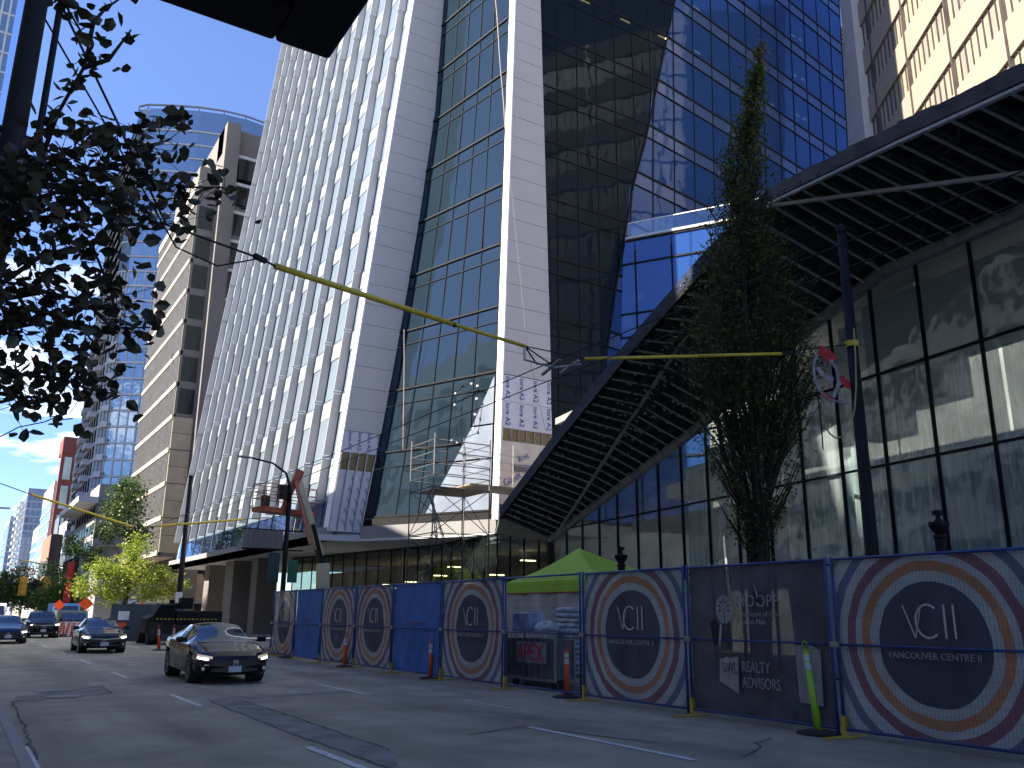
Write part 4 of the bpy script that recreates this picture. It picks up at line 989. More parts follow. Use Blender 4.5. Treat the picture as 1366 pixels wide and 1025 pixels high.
for px, py, l, ln in ((756, 931, 'orange delineator post at the right edge of the open mesh panel', .01), (574, 906, 'orange delineator post in front of the wide blue tarpaulin panel', .0), (460, 890, 'orange delineator post in front of the second ring banner left of the scaffold', -.02),
                      (381, 878, 'orange delineator post in front of the farthest ring banner', .0), (212, 868, 'tilted orange delineator post left of the near black sedan, by the dark lift truck', -.12)):
    delineator(onz(px, py), M['orange'], (ln, 0), l)
delineator(Vector((9.3, 46.0, 0)), M['orange'], (0, 0), 'orange delineator post just above the roof line of the near black sedan')

# ================================================================ tent, sign, pallets behind the open panel
tn = thing('canopy_tent', 'lime green peaked canopy tent with clear plastic side behind the open mesh panel', 'tent', None, (14.8, 18.5, 0))
c = Vector((15.0, 20.0, 0)); q = .0
x0, x1, y0, y1 = 13.4, 16.4, 17.4, 21.9; ze, zv, zp = 2.55, 2.25, 3.52
ap = Vector(((x0+x1)/2, 20.35, zp)); cs = [Vector((x0, y0, ze)), Vector((x1, y0, ze)), Vector((x1, y1, ze)), Vector((x0, y1, ze))]
m = MB()
for i in range(4):
    a, b = cs[i], cs[(i+1) % 4]; n = 8; m1 = []
    for r_ in range(n+1):
        row = []
        for k in range(n+1):
            e_ = a.lerp(b, k/n)+Vector((0, 0, -.06*math.sin(math.pi*k/n))); v = e_.lerp(ap, r_/n); v.z -= .10*math.sin(math.pi*r_/n); row.append(v)
        m1 += row
    m.add(m1, [(r_*(n+1)+k, r_*(n+1)+k+1, (r_+1)*(n+1)+k+1, (r_+1)*(n+1)+k) for r_ in range(n) for k in range(n)])
m.build('tent_roof', M['limecanvas'], tn, smooth=False)
m = MB()
for i in range(4): a, b = cs[i], cs[(i+1) % 4]; m.slab(a-UPV*.3, b-UPV*.3, b, a, (.008, .008, 0))
m.build('valance', M['limecanvas'], tn)
m = MB()
for i in range(4): a, b = cs[i], cs[(i+1) % 4]; m.beam(a-UPV*.31, b-UPV*.31, .03)
m.build('red_trim', M['red'], tn)
for a in cs: MB().beam(a-UPV*2.5, a, .05).build('leg', M['white2'], tn)
def sheetw(p0, p1, z0, z1, amp, seed, n=40):
    rnd = random.Random(seed); ph = [rnd.uniform(0, 6) for _ in range(4)]; d = (p1-p0); nn = Vector((-d.y, d.x, 0)).normalized(); vs = []
    for j in range(9):
        for i in range(n+1):
            u = i/n; v = j/8; vs.append(p0+d*u+nn*amp*(math.sin(u*22+ph[0]+v*2)+.5*math.sin(u*47+ph[1]-v*3))+Vector((0, 0, z0+(z1-z0)*v)))
    return MB().add(vs, [(j*(n+1)+i, j*(n+1)+i+1, (j+1)*(n+1)+i+1, (j+1)*(n+1)+i) for j in range(8) for i in range(n)])
sheetw(Vector((x0+.02, y1, 0)), Vector((x0+.02, y0, 0)), .9, 2.24, .03, 4).build('plastic_side', M['plastic'], tn, smooth=True)
sheetw(Vector((x1, y1, 0)), Vector((x1, y0, 0)), .1, 2.24, .03, 5).build('plastic_side', M['plastic'], tn, smooth=True)
sheetw(Vector((x1, y0+.02, 0)), Vector((x0, y0+.02, 0)), .1, 2.24, .03, 6).build('plastic_side', M['plastic'], tn, smooth=True)
tg = thing('tool_cage', 'grey wheeled steel cage bin carrying the red APEX sign, behind the open mesh panel', 'cage bin', None, (12.0, 18, 0))
fr = MB(); X0, X1_, Yc0, Yc1 = 11.72, 12.25, 16.95, 19.1
MB().box(X0+.04, X1_, Yc0+.04, Yc1-.04, .25, 1.12).build('bin', mat('grey_bin', (.10, .105, .12), .6, scale=3, var=.3), tg)
for y in (Yc0, Yc1-.05):
    for x in (X0, X1_): fr.beam((x, y, .2), (x, y, 1.28), .04)
fr.beam((X0, Yc0, 1.26), (X0, Yc1, 1.26), .04); fr.beam((X0, Yc0, .22), (X0, Yc1, .22), .06)
for k in range(9): fr.beam((X0, Yc0+.27*k, .22), (X0, Yc0+.27*k, 1.26), .012)
fr.build('frame', M['steel'], tg)
for y in (Yc0+.2, Yc1-.3): MB().tube([(X0+.1, y, .12), (X0+.16, y, .12)], .11, 14).build('wheel', M['rubber'], tg)
sg = thing('apex_sign', 'blue grey sign with APEX in red hand painted letters hung on the cage bin', 'sign', None, (11.7, 17.9, .8))
MB().box(11.665, 11.69, 17.25, 18.5, .58, 1.05).build('board', mat('sign_board', (.22, .26, .34), .6), sg)
mb = MB()
def L2(pts, y, z, s): 
    for a, b in zip(pts, pts[1:]): mb.beam((11.658, y-a[0]*s, z+a[1]*s), (11.658, y-b[0]*s, z+b[1]*s), .05, .01, up=(1, 0, 0))
L2([(0, 0), (.35, 1.0), (.6, 0)], 18.44, .63, .38); L2([(.15, .4), (.55, .4)], 18.44, .63, .38)
L2([(.8, 0), (.85, 1), (1.3, .85), (1.25, .5), (.85, .45)], 18.44, .63, .38)
L2([(2.0, .95), (1.5, .95), (1.5, .1), (2.0, .1)], 18.44, .63, .38); L2([(1.5, .52), (1.9, .52)], 18.44, .63, .38)
L2([(2.15, .95), (2.9, -.05)], 18.44, .63, .38); L2([(2.8, 1.05), (2.15, 0)], 18.44, .63, .38)
mb.build('lettering', mat('red_paint', (.7, .04, .03), .5), sg)
def bagpile(label, x, y, n, m, w=.9, name='bag_pile'):
    t = thing(name, label, 'pallet stack', None, (x, y, 0)); rnd = random.Random(n)
    MB().box(x-.5, x+.5, y-w/2, y+w/2, .14, .26).build('pallet', M['tan'], t)
    z = .28
    for k in range(n):
        h = .12; v = []; mb = MB()
        mb.lathe([(0.01, 0), (.34, .01), (.40, .05), (.38, .10), (.28, .135), (0.01, .14)], (x+rnd.uniform(-.04, .04), y+rnd.uniform(-.05, .05), z), 12); mb.build('bag', m, t, smooth=True); z += h
    return t
bagm = mat('plastic_bag', (.42, .45, .5), .3, scale=7, var=.5, bump=.8, bscale=9)
bagpile('tall pallet stack of plastic wrapped bags at the right side of the open mesh panel', 12.75, 17.75, 13, bagm)
bagpile('low pile of clear plastic bags on a pallet beside the cage bin', 12.9, 19.2, 6, bagm)
bx = thing('wrapped_crate', 'blue and white plastic wrapped crate standing on the cage bin', 'crate', None, (12.0, 18.5, 1.3))
MB().box(11.78, 12.2, 18.1, 18.9, 1.28, 1.72).build('crate', mat('blue_white_wrap', (.10, .16, .4), .35, scale=3, col2=(.55, .6, .7), bump=.6, bscale=8), bx, bevel=.03)
MB().lathe([(.3, 0), (.32, .1), (.2, .22), (.02, .26)], (12.0, 17.7, 1.28), 14).build('plastic_cover', bagm, bx, smooth=True)

# ================================================================ poles, signs and lamps
def pole(label, x, y, h, r0, r1, name='utility_pole', cat='pole', group=None):
    t = thing(name, label, cat, group, (x, y, 0)); MB().tube([(x, y, .1), (x, y, .5), (x, y, h)], [r0*1.15, r0, r1], 14).build('shaft', M['blackpaint'], t, smooth=True)
    MB().lathe([(r1*1.2, 0), (r1*1.2, .08), (r1*.3, .16)], (x, y, h), 14).build('cap', M['blackpaint'], t); return t
pr = pole('tall black trolley pole in front of the atrium glass, red cloth tangled beside it', 12.6, 9.13, 8.35, .125, .08)
MB().tube([(12.6, 9.13, 6.2), (12.6, 9.13, 6.3)], .115, 14).build('clamp', M['yellow'], pr)
q = pole('black trolley pole with a grey painted foot left of the tower base', 13, 63.9, 10.9, .2, .15)
MB().tube([(13, 63.9, .14), (13, 63.9, 3.0)], .215, 14).build('painted_foot', M['white2'], q)
nl = thing('street_lamp_pole', 'thick dark lamp pole at the left edge with a thinner riser on a cross bracket', 'pole', None, (-.13, 8, 0))
MB().tube([(-.13, 8, .13), (-.14, 8, 5.0), (-.13, 8, 9.5)], [.125, .10, .085], 14).build('shaft', M['blackpaint'], nl, smooth=True)
MB().tube([(.05, 8, 5.6), (.05, 8, 5.72), (.05, 8, 9.5)], [.045, .03, .028], 10).build('riser', M['blackpaint'], nl, smooth=True)
MB().tube([(-.6, 8, 5.72), (.1, 8, 5.60)], .035, 8).tube([(-.35, 8.02, 5.55), (-.36, 8.02, 5.9)], .03, 8).build('bracket', M['blackpaint'], nl, smooth=True)
# street lamp with arm, box sign
sx, sy = 12.5, 39.6
sl_ = thing('street_lamp', 'black cobra head street lamp with a green sign, behind the boom lift', 'street lamp', None, (sx, sy, 0))
MB().tube([(sx, sy, .1), (sx, sy, 6.6)], [.13, .1], 12).build('pole', M['blackpaint'], sl_, smooth=True)
MB().tube([(sx, sy, 6.5), (sx, sy, 7.3), (sx-.25, sy, 7.95), (sx-.9, sy, 8.35), (sx-1.9, sy, 8.5)], [.09, .07, .055, .045, .04], 10).build('arm', M['blackpaint'], sl_, smooth=True)
MB().lathe([(.02, 0), (.14, .02), (.16, .08), (.05, .13)], (0, 0, 0), 12)
m = MB(); m.lathe([(.02, 0), (.13, .02), (.15, .07), (.05, .12)], (0, 0, 0), 12); m.v = [(sx-2.2+vx*2.6, sy+vy, 8.46+vz) for vx, vy, vz in m.v]; m.build('lamp_head', M['steel'], sl_, smooth=True)
MB().box(sx+.15, sx+.6, sy-.04, sy, 3.0, 4.0).build('green_sign', M['green'], sl_); MB().box(sx-.75, sx-.25, sy-.03, sy, 3.0, 4.3).build('green_sign', mat('dark_green_paint', (.01, .05, .04), .5), sl_)
p1, p2 = ony(326, 706, sy), ony(375, 733, sy)
bs = thing('box_sign', 'grey blank box sign bracketed to the street lamp pole', 'sign', None, (p1.x, sy, p2.z))
MB().box(p1.x, p2.x, sy-.16, sy+.16, p2.z, p1.z).build('panel', mat('grey_brown_panel', (.16, .145, .13), .7, scale=2, stretch=(6, 1, .2), var=.25), bs, bevel=.02)
MB().box(p1.x-.05, sx+.8, sy-.05, sy+.05, p1.z, p1.z+.06).box(p1.x-.05, sx+.8, sy-.05, sy+.05, p2.z-.06, p2.z).build('bracket', M['blackpaint'], bs)
for x, y, l, zt_ in ((12.6, 7.92, 'black ornamental bollard top behind the nearest ring banner, right of the tall pole', 3.25), (12.6, 15.6, 'black ornamental bollard top beside the lime tent', 3.15)):
    t = thing('ornamental_post', l, 'post', 'black ornamental posts behind the fence', (x, y, 0))
    MB().lathe([(.1, .13), (.1, .5), (.075, .6), (.075, zt_-.7), (.11, zt_-.66), (.085, zt_-.6), (.085, zt_-.42), (.105, zt_-.4), (.09, zt_-.36)], (x, y, 0), 14).build('shaft', M['blackpaint'], t, smooth=False)
    MB().lathe([(.05, zt_-.36), (.12, zt_-.28), (.15, zt_-.22), (.15, zt_-.17), (.07, zt_-.16), (.03, zt_-.1), (.03, zt_-.07), (.08, zt_-.06), (.085, zt_), (.02, zt_+.02)], (x, y, 0), 14).build('finial', M['blackpaint'], t)

# ---------------------------------------------------------------- overhead trolley lines
def wire(name, pts, r, m, label, cat='wire', group=None, seg=6):
    o = MB().tube(pts, r, seg).build(name, m); return tag(o, label, cat, group)
wn = Vector((9.13-11.2, -(12.6-7.66), 0))
def SP(px, py): return onplane(px, py, (7.66, 11.16, 0), (11.16-9.13, 12.6-7.66, 0))
H0 = SP(735, 486)
wn2 = (8.0-H0.y, -(-.13-H0.x), 0)
def SL(px, py): return onplane(px, py, (H0.x, H0.y, 0), wn2)
for k, (x, z) in enumerate(((7.66, 5.62), (8.27, 5.62))):
    pts = [Vector((x, y, z-.06*math.sin(math.pi*((y-11.2) % 30)/30))) for y in [-20, -5, 3, 11.2]+[11.2+5*i for i in range(1, 25)]]
    wire('trolley_wire', pts, .009, M['blackpaint'], ['overhead trolley contact wire nearest the traffic lanes', 'overhead trolley contact wire nearer the fence'][k], 'wire', 'overhead trolley contact wires')
sw = thing('span_wire', 'black span wire with a long sloping yellow sleeve from the left pole to the hanger', 'span wire', 'span wires across the street', tuple(H0))
a, b, c_, d = SL(367, 355), SL(603, 432), SL(700, 462), SL(347, 345)
MB().tube([a, b], .036, 10).tube([b+(c_-b)*.02, c_], .028, 10).build('yellow_sleeve', M['yellow'], sw, smooth=True)
MB().tube([Vector((-.13, 8, 7.35)), SL(222, 300), d, a, b, c_, H0], .012, 6).tube([Vector((-.13, 8, 6.95)), SL(235, 330), SL(290, 355), d], .009, 6).tube([c_, c_.lerp(H0, .45)+UPV*-.16, H0], .014, 6).build('cable', M['blackpaint'], sw)
for p in (d, b): MB().beam(p-(a-d).normalized()*.08, p+(a-d).normalized()*.08, .05).build('insulator', M['blackpaint'], sw)
MB().beam(c_, c_+Vector((0, 0, -.22)), .03).tube([c_+Vector((0, 0, -.22)), H0+Vector((.05, 0, -.05)), SP(775, 486)], .017, 8).beam(H0+Vector((0, .25, -.12)), H0+Vector((0, -.25, .02)), .05, .03).beam(SP(760, 486)+Vector((0, .25, -.08)), SP(760, 486)+Vector((0, -.25, 0)), .04, .03).build('hanger', M['steel'], sw)
sw = thing('span_wire', 'span wire with a level bright yellow sleeve crossing the tree to the tall pole', 'span wire', 'span wires across the street', tuple(H0))
a, b, m_ = SP(780, 479), SP(1043, 472), SP(931, 475)
MB().tube([a, m_], .027, 10).tube([m_+(b-m_)*.01, b], .027, 10).build('yellow_sleeve', M['yellow'], sw, smooth=True)
MB().tube([c_, SP(760, 474), a], .01, 6).tube([b, SP(1060, 468), Vector((12.6, 9.13, 6.25))], .012, 6).build('cable', M['blackpaint'], sw)
MB().beam(b, b+(b-m_).normalized()*.18, .06).build('insulator', M['blackpaint'], sw)
# red and grey cloth bundle hanging by the pole
rg = thing('tangled_cloth', 'torn red and grey cloth tangled in a loop beside the tall black pole', 'cloth', None, (12.0, 9.3, 5.9))
def strip(path, wdt, m, nm):
    pts = [SP(*p) for p in path]; mb = MB(); rnd = random.Random(len(path)*7)
    for p, q in zip(pts, pts[1:]):
        d = (q-p).normalized(); s_ = d.cross(Vector((.4, .8, .3))).normalized()*wdt*rnd.uniform(.6, 1.2); s2 = s_*rnd.uniform(.7, 1.2)+Vector((rnd.uniform(-.02, .02),)*3)
        mb.slab(p-s_, p+s_, q+s2, q-s2, (.012, .012, 0))
    return mb.build(nm, m, rg)
strip([(1092, 466), (1100, 470), (1112, 482)], .11, M['red'], 'red_cloth'); strip([(1121, 502), (1127, 510), (1136, 516)], .07, M['red'], 'red_cloth'); strip([(1096, 523), (1104, 530), (1112, 534)], .05, M['red'], 'red_cloth')
strip([(1090, 474), (1085, 486), (1087, 505), (1094, 522), (1108, 534), (1134, 538)], .03, M['greycloth'], 'grey_cloth'); strip([(1108, 480), (1116, 492), (1119, 512), (1112, 530)], .045, M['greycloth'], 'grey_cloth'); strip([(1090, 490), (1098, 500), (1112, 507)], .05, M['greycloth'], 'grey_cloth')
MB().tube([SP(1090, 520), SP(1095, 560), SP(1098, 600)], .012, 6).build('hanging_cord', M['blackpaint'], rg)
yr = thing('yellow_rope', 'yellow rope looping down from the clamp on the tall black pole', 'rope', None, (12.5, 9.1, 6.2))
pts = [SP(*p) for p in [(1136, 445), (1138, 480), (1139, 520), (1137, 550), (1132, 572), (1122, 587), (1112, 589), (1104, 583), (1098, 572), (1094, 560)]]
pts = [p+Vector((-.2, -.2, 0)) for p in pts]; MB().tube(pts, .014, 6).build('rope', mat('rope_yellow', (.35, .31, .12), .8), yr, smooth=True)
# ropes hanging in front of the tower
def rope(p0, p1, label, r=.02):
    pts = [p0.lerp(p1, k/10)+Vector((.02*math.sin(k), 0, 0)) for k in range(11)]; return wire('hanging_rope', pts, r, mat('rope_tan', (.5, .36, .28), .8), label, 'rope', 'ropes hanging down the tower')
rope(ony(539, 440, 47.2), ony(537, 780, 47.2), 'tan rope hanging straight down in front of the recessed glass, left of the scaffold')
rope(ony(661, 0, 40.1), ony(674, 172, 40.1), 'thick tan rope at the top of the bright middle column', .025)
wire('hanging_rope', [ony(674, 172, 40.1), ony(690, 330, 40.2), ony(703, 460, 40.2), ony(722, 550, 40.2), ony(728, 575, 40.2)], .012, mat('rope_grey', (.25, .23, .22), .8), 'thin grey line slanting across the face of the middle column', 'rope', 'ropes hanging down the tower')
# festoon lamps on the recess glass
fs = thing('festoon_lights', 'string of small white work lights looped on the recessed glass above the scaffold', 'lights', None, (22.6, 43, 10))
bm_ = MB(); cdm = MB(); pp = [(617, 516), (629, 512), (637, 515), (636, 532), (634, 553), (632, 572), (603, 588), (610, 590), (607, 540), (608, 525), (617, 516)]
ps = [onplane(x, y, RP(.6, 12, .2), (-.93, -.36, 0)) for x, y in pp]; cdm.tube(ps, .02, 5)
for p in ps: bm_.obox(p, Vector((.05, 0, 0)), Vector((0, .05, 0)), Vector((0, 0, .05)))
bm_.build('bulb', mat('white_bulb', (.8, .85, .85), .4), fs); cdm.build('cable', M['blackpaint'], fs)

# ================================================================ scaffold tower
dst = mat('dull_scaffold_steel', (.075, .078, .08), .7, metal=.0, scale=6, var=.3)
sc = thing('scaffold_tower', 'steel scaffold tower with stairs and guard rails at the foot of the recessed glass', 'scaffold', None, (20.3, 39, 0))
xA, xB, yA, yB = 18.7, 21.8, 37.2, 39.8; m = MB(); dg = MB()
for x in (xA, xB):
    for y in (yA, yB): m.tube([(x, y, .15), (x, y, 10.2)], .035, 8)
m.tube([(20.3, yA, 5), (20.3, yA, 10.1)], .03, 8)
for z in (5.4, 7.6, 8.15, 8.7, 9.3, 9.9):
    m.tube([(xA, yA, z), (xB, yA, z+.0)], .026, 6); m.tube([(xA, yB, z), (xB, yB, z)], .026, 6); m.tube([(xA, yA, z), (xA, yB, z)], .026, 6); m.tube([(xB, yA, z), (xB, yB, z)], .026, 6)
m.build('frame_tube', dst, sc, smooth=True)
for y in (yA, yB):
    for z0, z1 in ((.3, 2.9), (2.9, 5.4), (5.4, 7.6)):
        dg.tube([(xA, y, z0), (xB, y, z1)], .02, 6); dg.tube([(xB, y, z0), (xA, y, z1)], .02, 6)
for z0, z1 in ((.3, 2.9), (2.9, 5.4), (5.4, 7.6)): dg.tube([(xB, yA, z0), (xB, yB, z1)], .02, 6); dg.tube([(xA, yB, z0), (xA, yA, z1)], .02, 6)
for z in (2.9,): dg.tube([(xA, yA, z), (xB, yA, z)], .024, 6); dg.tube([(xA, yB, z), (xB, yB, z)], .024, 6)
dg.build('brace', dst, sc, smooth=True)
MB().box(xA+.4, xB, yA, yB, 7.55, 7.62).box(xB-.9, xB+4.5, yA+.4, yB, 7.9, 7.98).build('platform', mat('plank', (.22, .19, .15), .85, scale=2, var=.3), sc)
for (a, b) in (((xA+.4, 38.4, 7.3), (xA+1.7, 38.4, 4.2)), ((xA+1.0, 38.0, 4.2+.9), (xA+2.4, 38.0, 1.6)), ((xB-.3, 38.9, 4.4), (xB-1.9, 38.9, .9)), ((xA+.7, 38.6, 7.0), (xA+1.0, 38.6, 5.0))):
    a, b = Vector(a), Vector(b); s_ = MB()
    for o in (-.3, .3): s_.beam(a+Vector((o*.7, o, 0)), b+Vector((o*.7, o, 0)), .05, .03)
    n = 10
    for k in range(n+1): p = a.lerp(b, k/n); s_.beam(p+Vector((-.21, -.3, 0)), p+Vector((.21, .3, 0)), .05, .02)
    s_.build('stair_flight', dst, sc)
m = MB()
for z in (8.5, 8.9, 9.3, 9.7): m.tube([(xB-1.5, yA+.2, z), (xB+4.6, yA+1.4, z-.1)], .02, 6)
for x in (xB+2.0, xB+4.5): m.tube([(x, yA+1.0, 7.9), (x, yA+1.0, 10.3)], .025, 6)
m.build('guard_rail', M['lightbar'], sc)
MB().tube([(xA-.3, yA-.4, 1.8), (xA-.3, yA-.4, 3.1), (xA+.3, yA-.4, 3.1), (xA+.5, yA-.4, 1.8)], .02, 6).build('gate_rail', M['white2'], sc)

# ================================================================ boom lift
bl_ = thing('boom_lift', 'articulated boom lift with orange basket and beige boom, raised beside the tower column', 'boom lift', None, (14.6, 40, 0))
BY = 40.0
cream = mat('cream_paint', (.47, .43, .28), .5, scale=1.5, var=.15); orr = mat('orange_paint', (.36, .065, .025), .5, scale=2, var=.25); pnk = mat('faded_red_paint', (.42, .14, .11), .5)
J0, J1, J2, J3 = ony(436, 772, BY), ony(427, 768, BY), ony(428, 728, BY), ony(397, 636, BY)
MB().beam(Vector((J0.x-.1, BY, .9)), ony(431, 752, BY), .5, .5, up=(0, 1, 0)).build('turret', cream, bl_, bevel=.03)
MB().beam(ony(431, 765, BY), ony(416, 700, BY), .18, .4, up=(0, 1, 0)).build('lower_arm', M['blackpaint'], bl_)
MB().beam(ony(428, 742, BY), J3, .30, .26, up=(0, 1, 0)).build('upper_boom', cream, bl_, bevel=.02)
MB().beam(ony(414, 726, BY-.3), ony(394, 642, BY-.3), .14, .13, up=(0, 1, 0)).build('hydraulic_ram', pnk, bl_)
MB().beam(ony(398, 630, BY), ony(378, 680, BY-.2), .26, .22, up=(0, 1, 0)).beam(ony(401, 628, BY), ony(392, 648, BY), .34, .3, up=(0, 1, 0)).build('jib', orr, bl_, bevel=.02)
bk = MB(); e0 = ony(352, 680, BY-.7); e1 = ony(420, 684, BY+.3); ex = (e1-e0); ex.z = 0; L_ = ex.length; ex.normalize(); ey = Vector((-ex.y, ex.x, 0))*.9; base = Vector((e0.x, e0.y, (e0.z+e1.z)/2))
def bkp(u, v, z): return base+ex*u*L_+ey*v+Vector((0, 0, z))
for u in (0, .25, .5, .75, 1):
    for v in (0, 1): bk.tube([bkp(u, v, 0), bkp(u, v, 1.15)], .022, 6)
for z in (.5, .8, 1.15):
    for v in (0, 1): bk.tube([bkp(0, v, z), bkp(1, v, z)], .02, 6)
    for u in (0, 1): bk.tube([bkp(u, 0, z), bkp(u, 1, z)], .02, 6)
bo = bk.build('basket_rail', orr, bl_, smooth=True)
MB().prism([bkp(0, 0, -.12), bkp(1, 0, -.12), bkp(1, 1, -.12), bkp(0, 1, -.12)], (0, 0, .22)).build('basket_floor', orr, bl_)
MB().obox(bkp(.38, .1, .85), ex*.24, ey*.2, Vector((0, 0, .32))).obox(bkp(.06, .2, .35), ex*.12, ey*.2, Vector((0, 0, .25))).build('control_box', M['rubber'], bl_)
MB().box(J0.x-1.2, J0.x+1.4, BY-1, BY+1, .5, 1.3).build('chassis', cream, bl_, bevel=.05)
for x in (-1.0, 1.1):
    for y in (-1.1, 1.1): MB().tube([(J0.x+x, BY+y-.15, .58), (J0.x+x, BY+y+.15, .58)], .45, 16).build('wheel', M['rubber'], bl_)

# ================================================================ bus shelter roof over the camera
sh = thing('bus_shelter', 'dark bus shelter roof cutting into the top of the view', 'shelter', None, (-.5, 0, 0))
MB().box(-1.5, .33, -2.6, 1.22, 2.64, 2.70).build('roof_panel', mat('shelter_panel', (.035, .045, .045), .5, scale=2, var=.1), sh)
MB().box(.33, .43, -2.7, 1.32, 2.60, 2.76).box(-1.6, .33, 1.22, 1.32, 2.60, 2.76).box(-1.6, -1.5, -2.7, 1.22, 2.60, 2.76).build('roof_frame', M['blackpaint'], sh, bevel=.008)
qa, qb = onz(255, 3, 2.6), onz(335, 6, 2.6)
MB().box(.16, .22, .85, 1.18, 2.612, 2.64).build('roof_lamp', mat('lamp_housing', (.07, .08, .08), .4), sh, bevel=.01)
MB().box(.02, .03, -2.6, 1.22, 2.632, 2.645).build('roof_seam', M['rubber'], sh)
for x, y in ((-1.55, 1.2), (-1.55, -2.6)): MB().box(x-.04, x+.04, y-.04, y+.04, .13, 2.62).build('post', M['blackpaint'], sh)
def translucent(m, f):
    t = m.node_tree; p = t.nodes['Principled BSDF']; out = [x for x in t.nodes if x.type == 'OUTPUT_MATERIAL'][0]
    a = t.nodes.new('ShaderNodeBsdfTranslucent'); a.inputs[0].default_value = (.75, 1, .15, 1); ms = t.nodes.new('ShaderNodeMixShader'); ms.inputs[0].default_value = f
    lnk(t, p.outputs[0], ms.inputs[1]); lnk(t, a.outputs[0], ms.inputs[2]); lnk(t, ms.outputs[0], out.inputs[0])
translucent(M['limecanvas'], .35)

# ================================================================ vehicles
carglass = glass('car_glass', (.1, .12, .13), .12, .25, wav=0, gcol=(.8, .88, 1), fres=1.1, back=(.004, .005, .006), rough=.01)
def paint(name, c, rough=.1): return mat(name, c, rough, var=.05, spec=.28)
drl = mat('daytime_lamp', (.9, .9, 1), .3, emis=(.85, .85, 1), estr=6); warm = mat('headlamp_lens', (.5, .5, .5), .08, emis=(1, .9, .75), estr=.08); plate = mat('licence_plate', (.5, .52, .58), .5)
chrome = mat('chrome_trim', (.6, .6, .62), .15, metal=1); rimm = mat('dark_alloy', (.12, .12, .13), .3, metal=.8); blk = M['rubber']; darkpl = mat('dark_grille', (.008, .008, .009), .4)
def ip(tab, s):
    for (a, b), (c, d) in zip(tab, tab[1:]):
        if s <= c:
            u = max(0, (s-a)/(c-a)); u = u*u*(3-2*u)*.45+u*.55; return b+(d-b)*u
    return tab[-1][1]
def make_car(name, label, pm, P):
    """sedan / suv shell: grid of stations (s from the front) by ring points, cut into body, windows and wheels"""
    t = thing(name, label, P.get('cat', 'car'), P.get('group'), (0, 0, 0))
    L, W = P['L'], P['W']/2; top, belt, zb = P['top'], P['belt'], .20
    ww = [(0, .62*W), (.10, .84*W), (.35, .955*W), (.9, W), (L-1.0, W), (L-.35, .95*W), (L-.08, .86*W), (L, .74*W)]
    sA, sB, sC, sD = P['wind']; wr = P['roofw']
    NS = 70; st = [L*(i/NS) for i in range(NS+1)]; st = sorted(set(st+[.03, .07]))
    def ring(s):
        w_ = ip(ww, s); zt = ip(top, s); zbel = min(ip(belt, s), zt-.015); b0 = zb+.10*max(0, 1-s/.25)+.12*max(0, 1-(L-s)/.5)
        cab = max(0, min(1, (zt-zbel)/.28)); wt = w_*(.90-.0*cab)*(1-cab)+W*wr*cab
        pts = [(0, b0), (w_*.86, b0), (w_*.975, b0+.05), (w_, b0+.16), (w_*.995, b0+(zbel-b0)*.45), (w_*1.0, b0+(zbel-b0)*.68), (w_*.985, zbel-.07), (w_*.955, zbel-.015), (w_*.925, zbel+.0)]
        n = 4
        for k in range(1, n+1):
            u = k/n; pts.append((w_*.925+(wt-w_*.925)*u, zbel+(zt-.05*cab-.012-zbel)*u-.0))
        crown = .03*cab+.022
        for k in range(1, 5):
            u = k/4; pts.append((wt*(1-u), zt-.05*cab-.012+(.05*cab+.012)*math.sin(u*math.pi/2)))
        return pts
    rings_ = [ring(s) for s in st]; n = len(rings_[0])
    def P3(i, j, sd): x, z = rings_[i][j]; return (sd*x, st[i], z)
    body = MB(); gl = MB(); rgl = MB(); sidew = MB()
    wheels = (P['fw'], L-P['rw']); wr_ = P.get('wr', .33)
    for sd in (-1, 1):
        for i in range(len(st)-1):
            sm = (st[i]+st[i+1])/2
            for j in range(n-1):
                q = [P3(i, j, sd), P3(i+1, j, sd), P3(i+1, j+1, sd), P3(i, j+1, sd)]
                if sd > 0: q = q[::-1]
                zm = sum(v[2] for v in q)/4; zm2 = zm
                # wheel arches
                if j in (1, 2, 3, 4, 5) and any((sm-y)**2+(zm-wr_)**2 < (wr_+.055)**2 for y in wheels): continue
                if j in (0,) : pass
                tgt = body
                if j >= n-5 and (sA+.05 < sm < sB-.02 or sC+.05 < sm < sD-.1) and not (j == n-5): tgt = gl if sm < sB else rgl
                elif j >= n-5 and (sA+.12 < sm < sB-.05): tgt = gl
                elif 9 <= j < n-5 and (j < n-5) and P['sw'][0] < sm < P['sw'][1]:
                    zt, zl = ip(top, sm), ip(belt, sm)
                    if zt-zl > .16 and not any(abs(sm-c) < .045 for c in P['pillars']): tgt = sidew
                elif j == 8 and P['sw'][0] < sm < P['sw'][1] and False: tgt = sidew
                tgt.quad(*q)
        for i, dr in ((0, 1), (len(st)-1, -1)): pass
    for i in (0, len(st)-1):
        lo = [P3(i, j, 1) for j in range(n)]+[P3(i, j, -1) for j in range(n-2, 0, -1)]; body.add(lo, [tuple(range(len(lo))) if i else tuple(range(len(lo)-1, -1, -1))])
    def fin(mb, nm, m):
        o = mb.build(nm, m, t, smooth=True); bmx = bmesh.new(); bmx.from_mesh(o.data); bmesh.ops.remove_doubles(bmx, verts=bmx.verts, dist=.0008); bmesh.ops.recalc_face_normals(bmx, faces=bmx.faces); bmx.to_mesh(o.data); bmx.free()
        for p in o.data.polygons: p.use_smooth = True
        return o
    bo = fin(body, 'body', pm); fin(gl, 'windshield', carglass); fin(rgl, 'rear_window', carglass); fin(sidew, 'side_window', carglass)
    MB().box(-W*.8, W*.8, .35, L-.3, .3, .62).box(-W*.72, W*.72, sB-.1, sC, .6, .9).build('interior', blk, t)
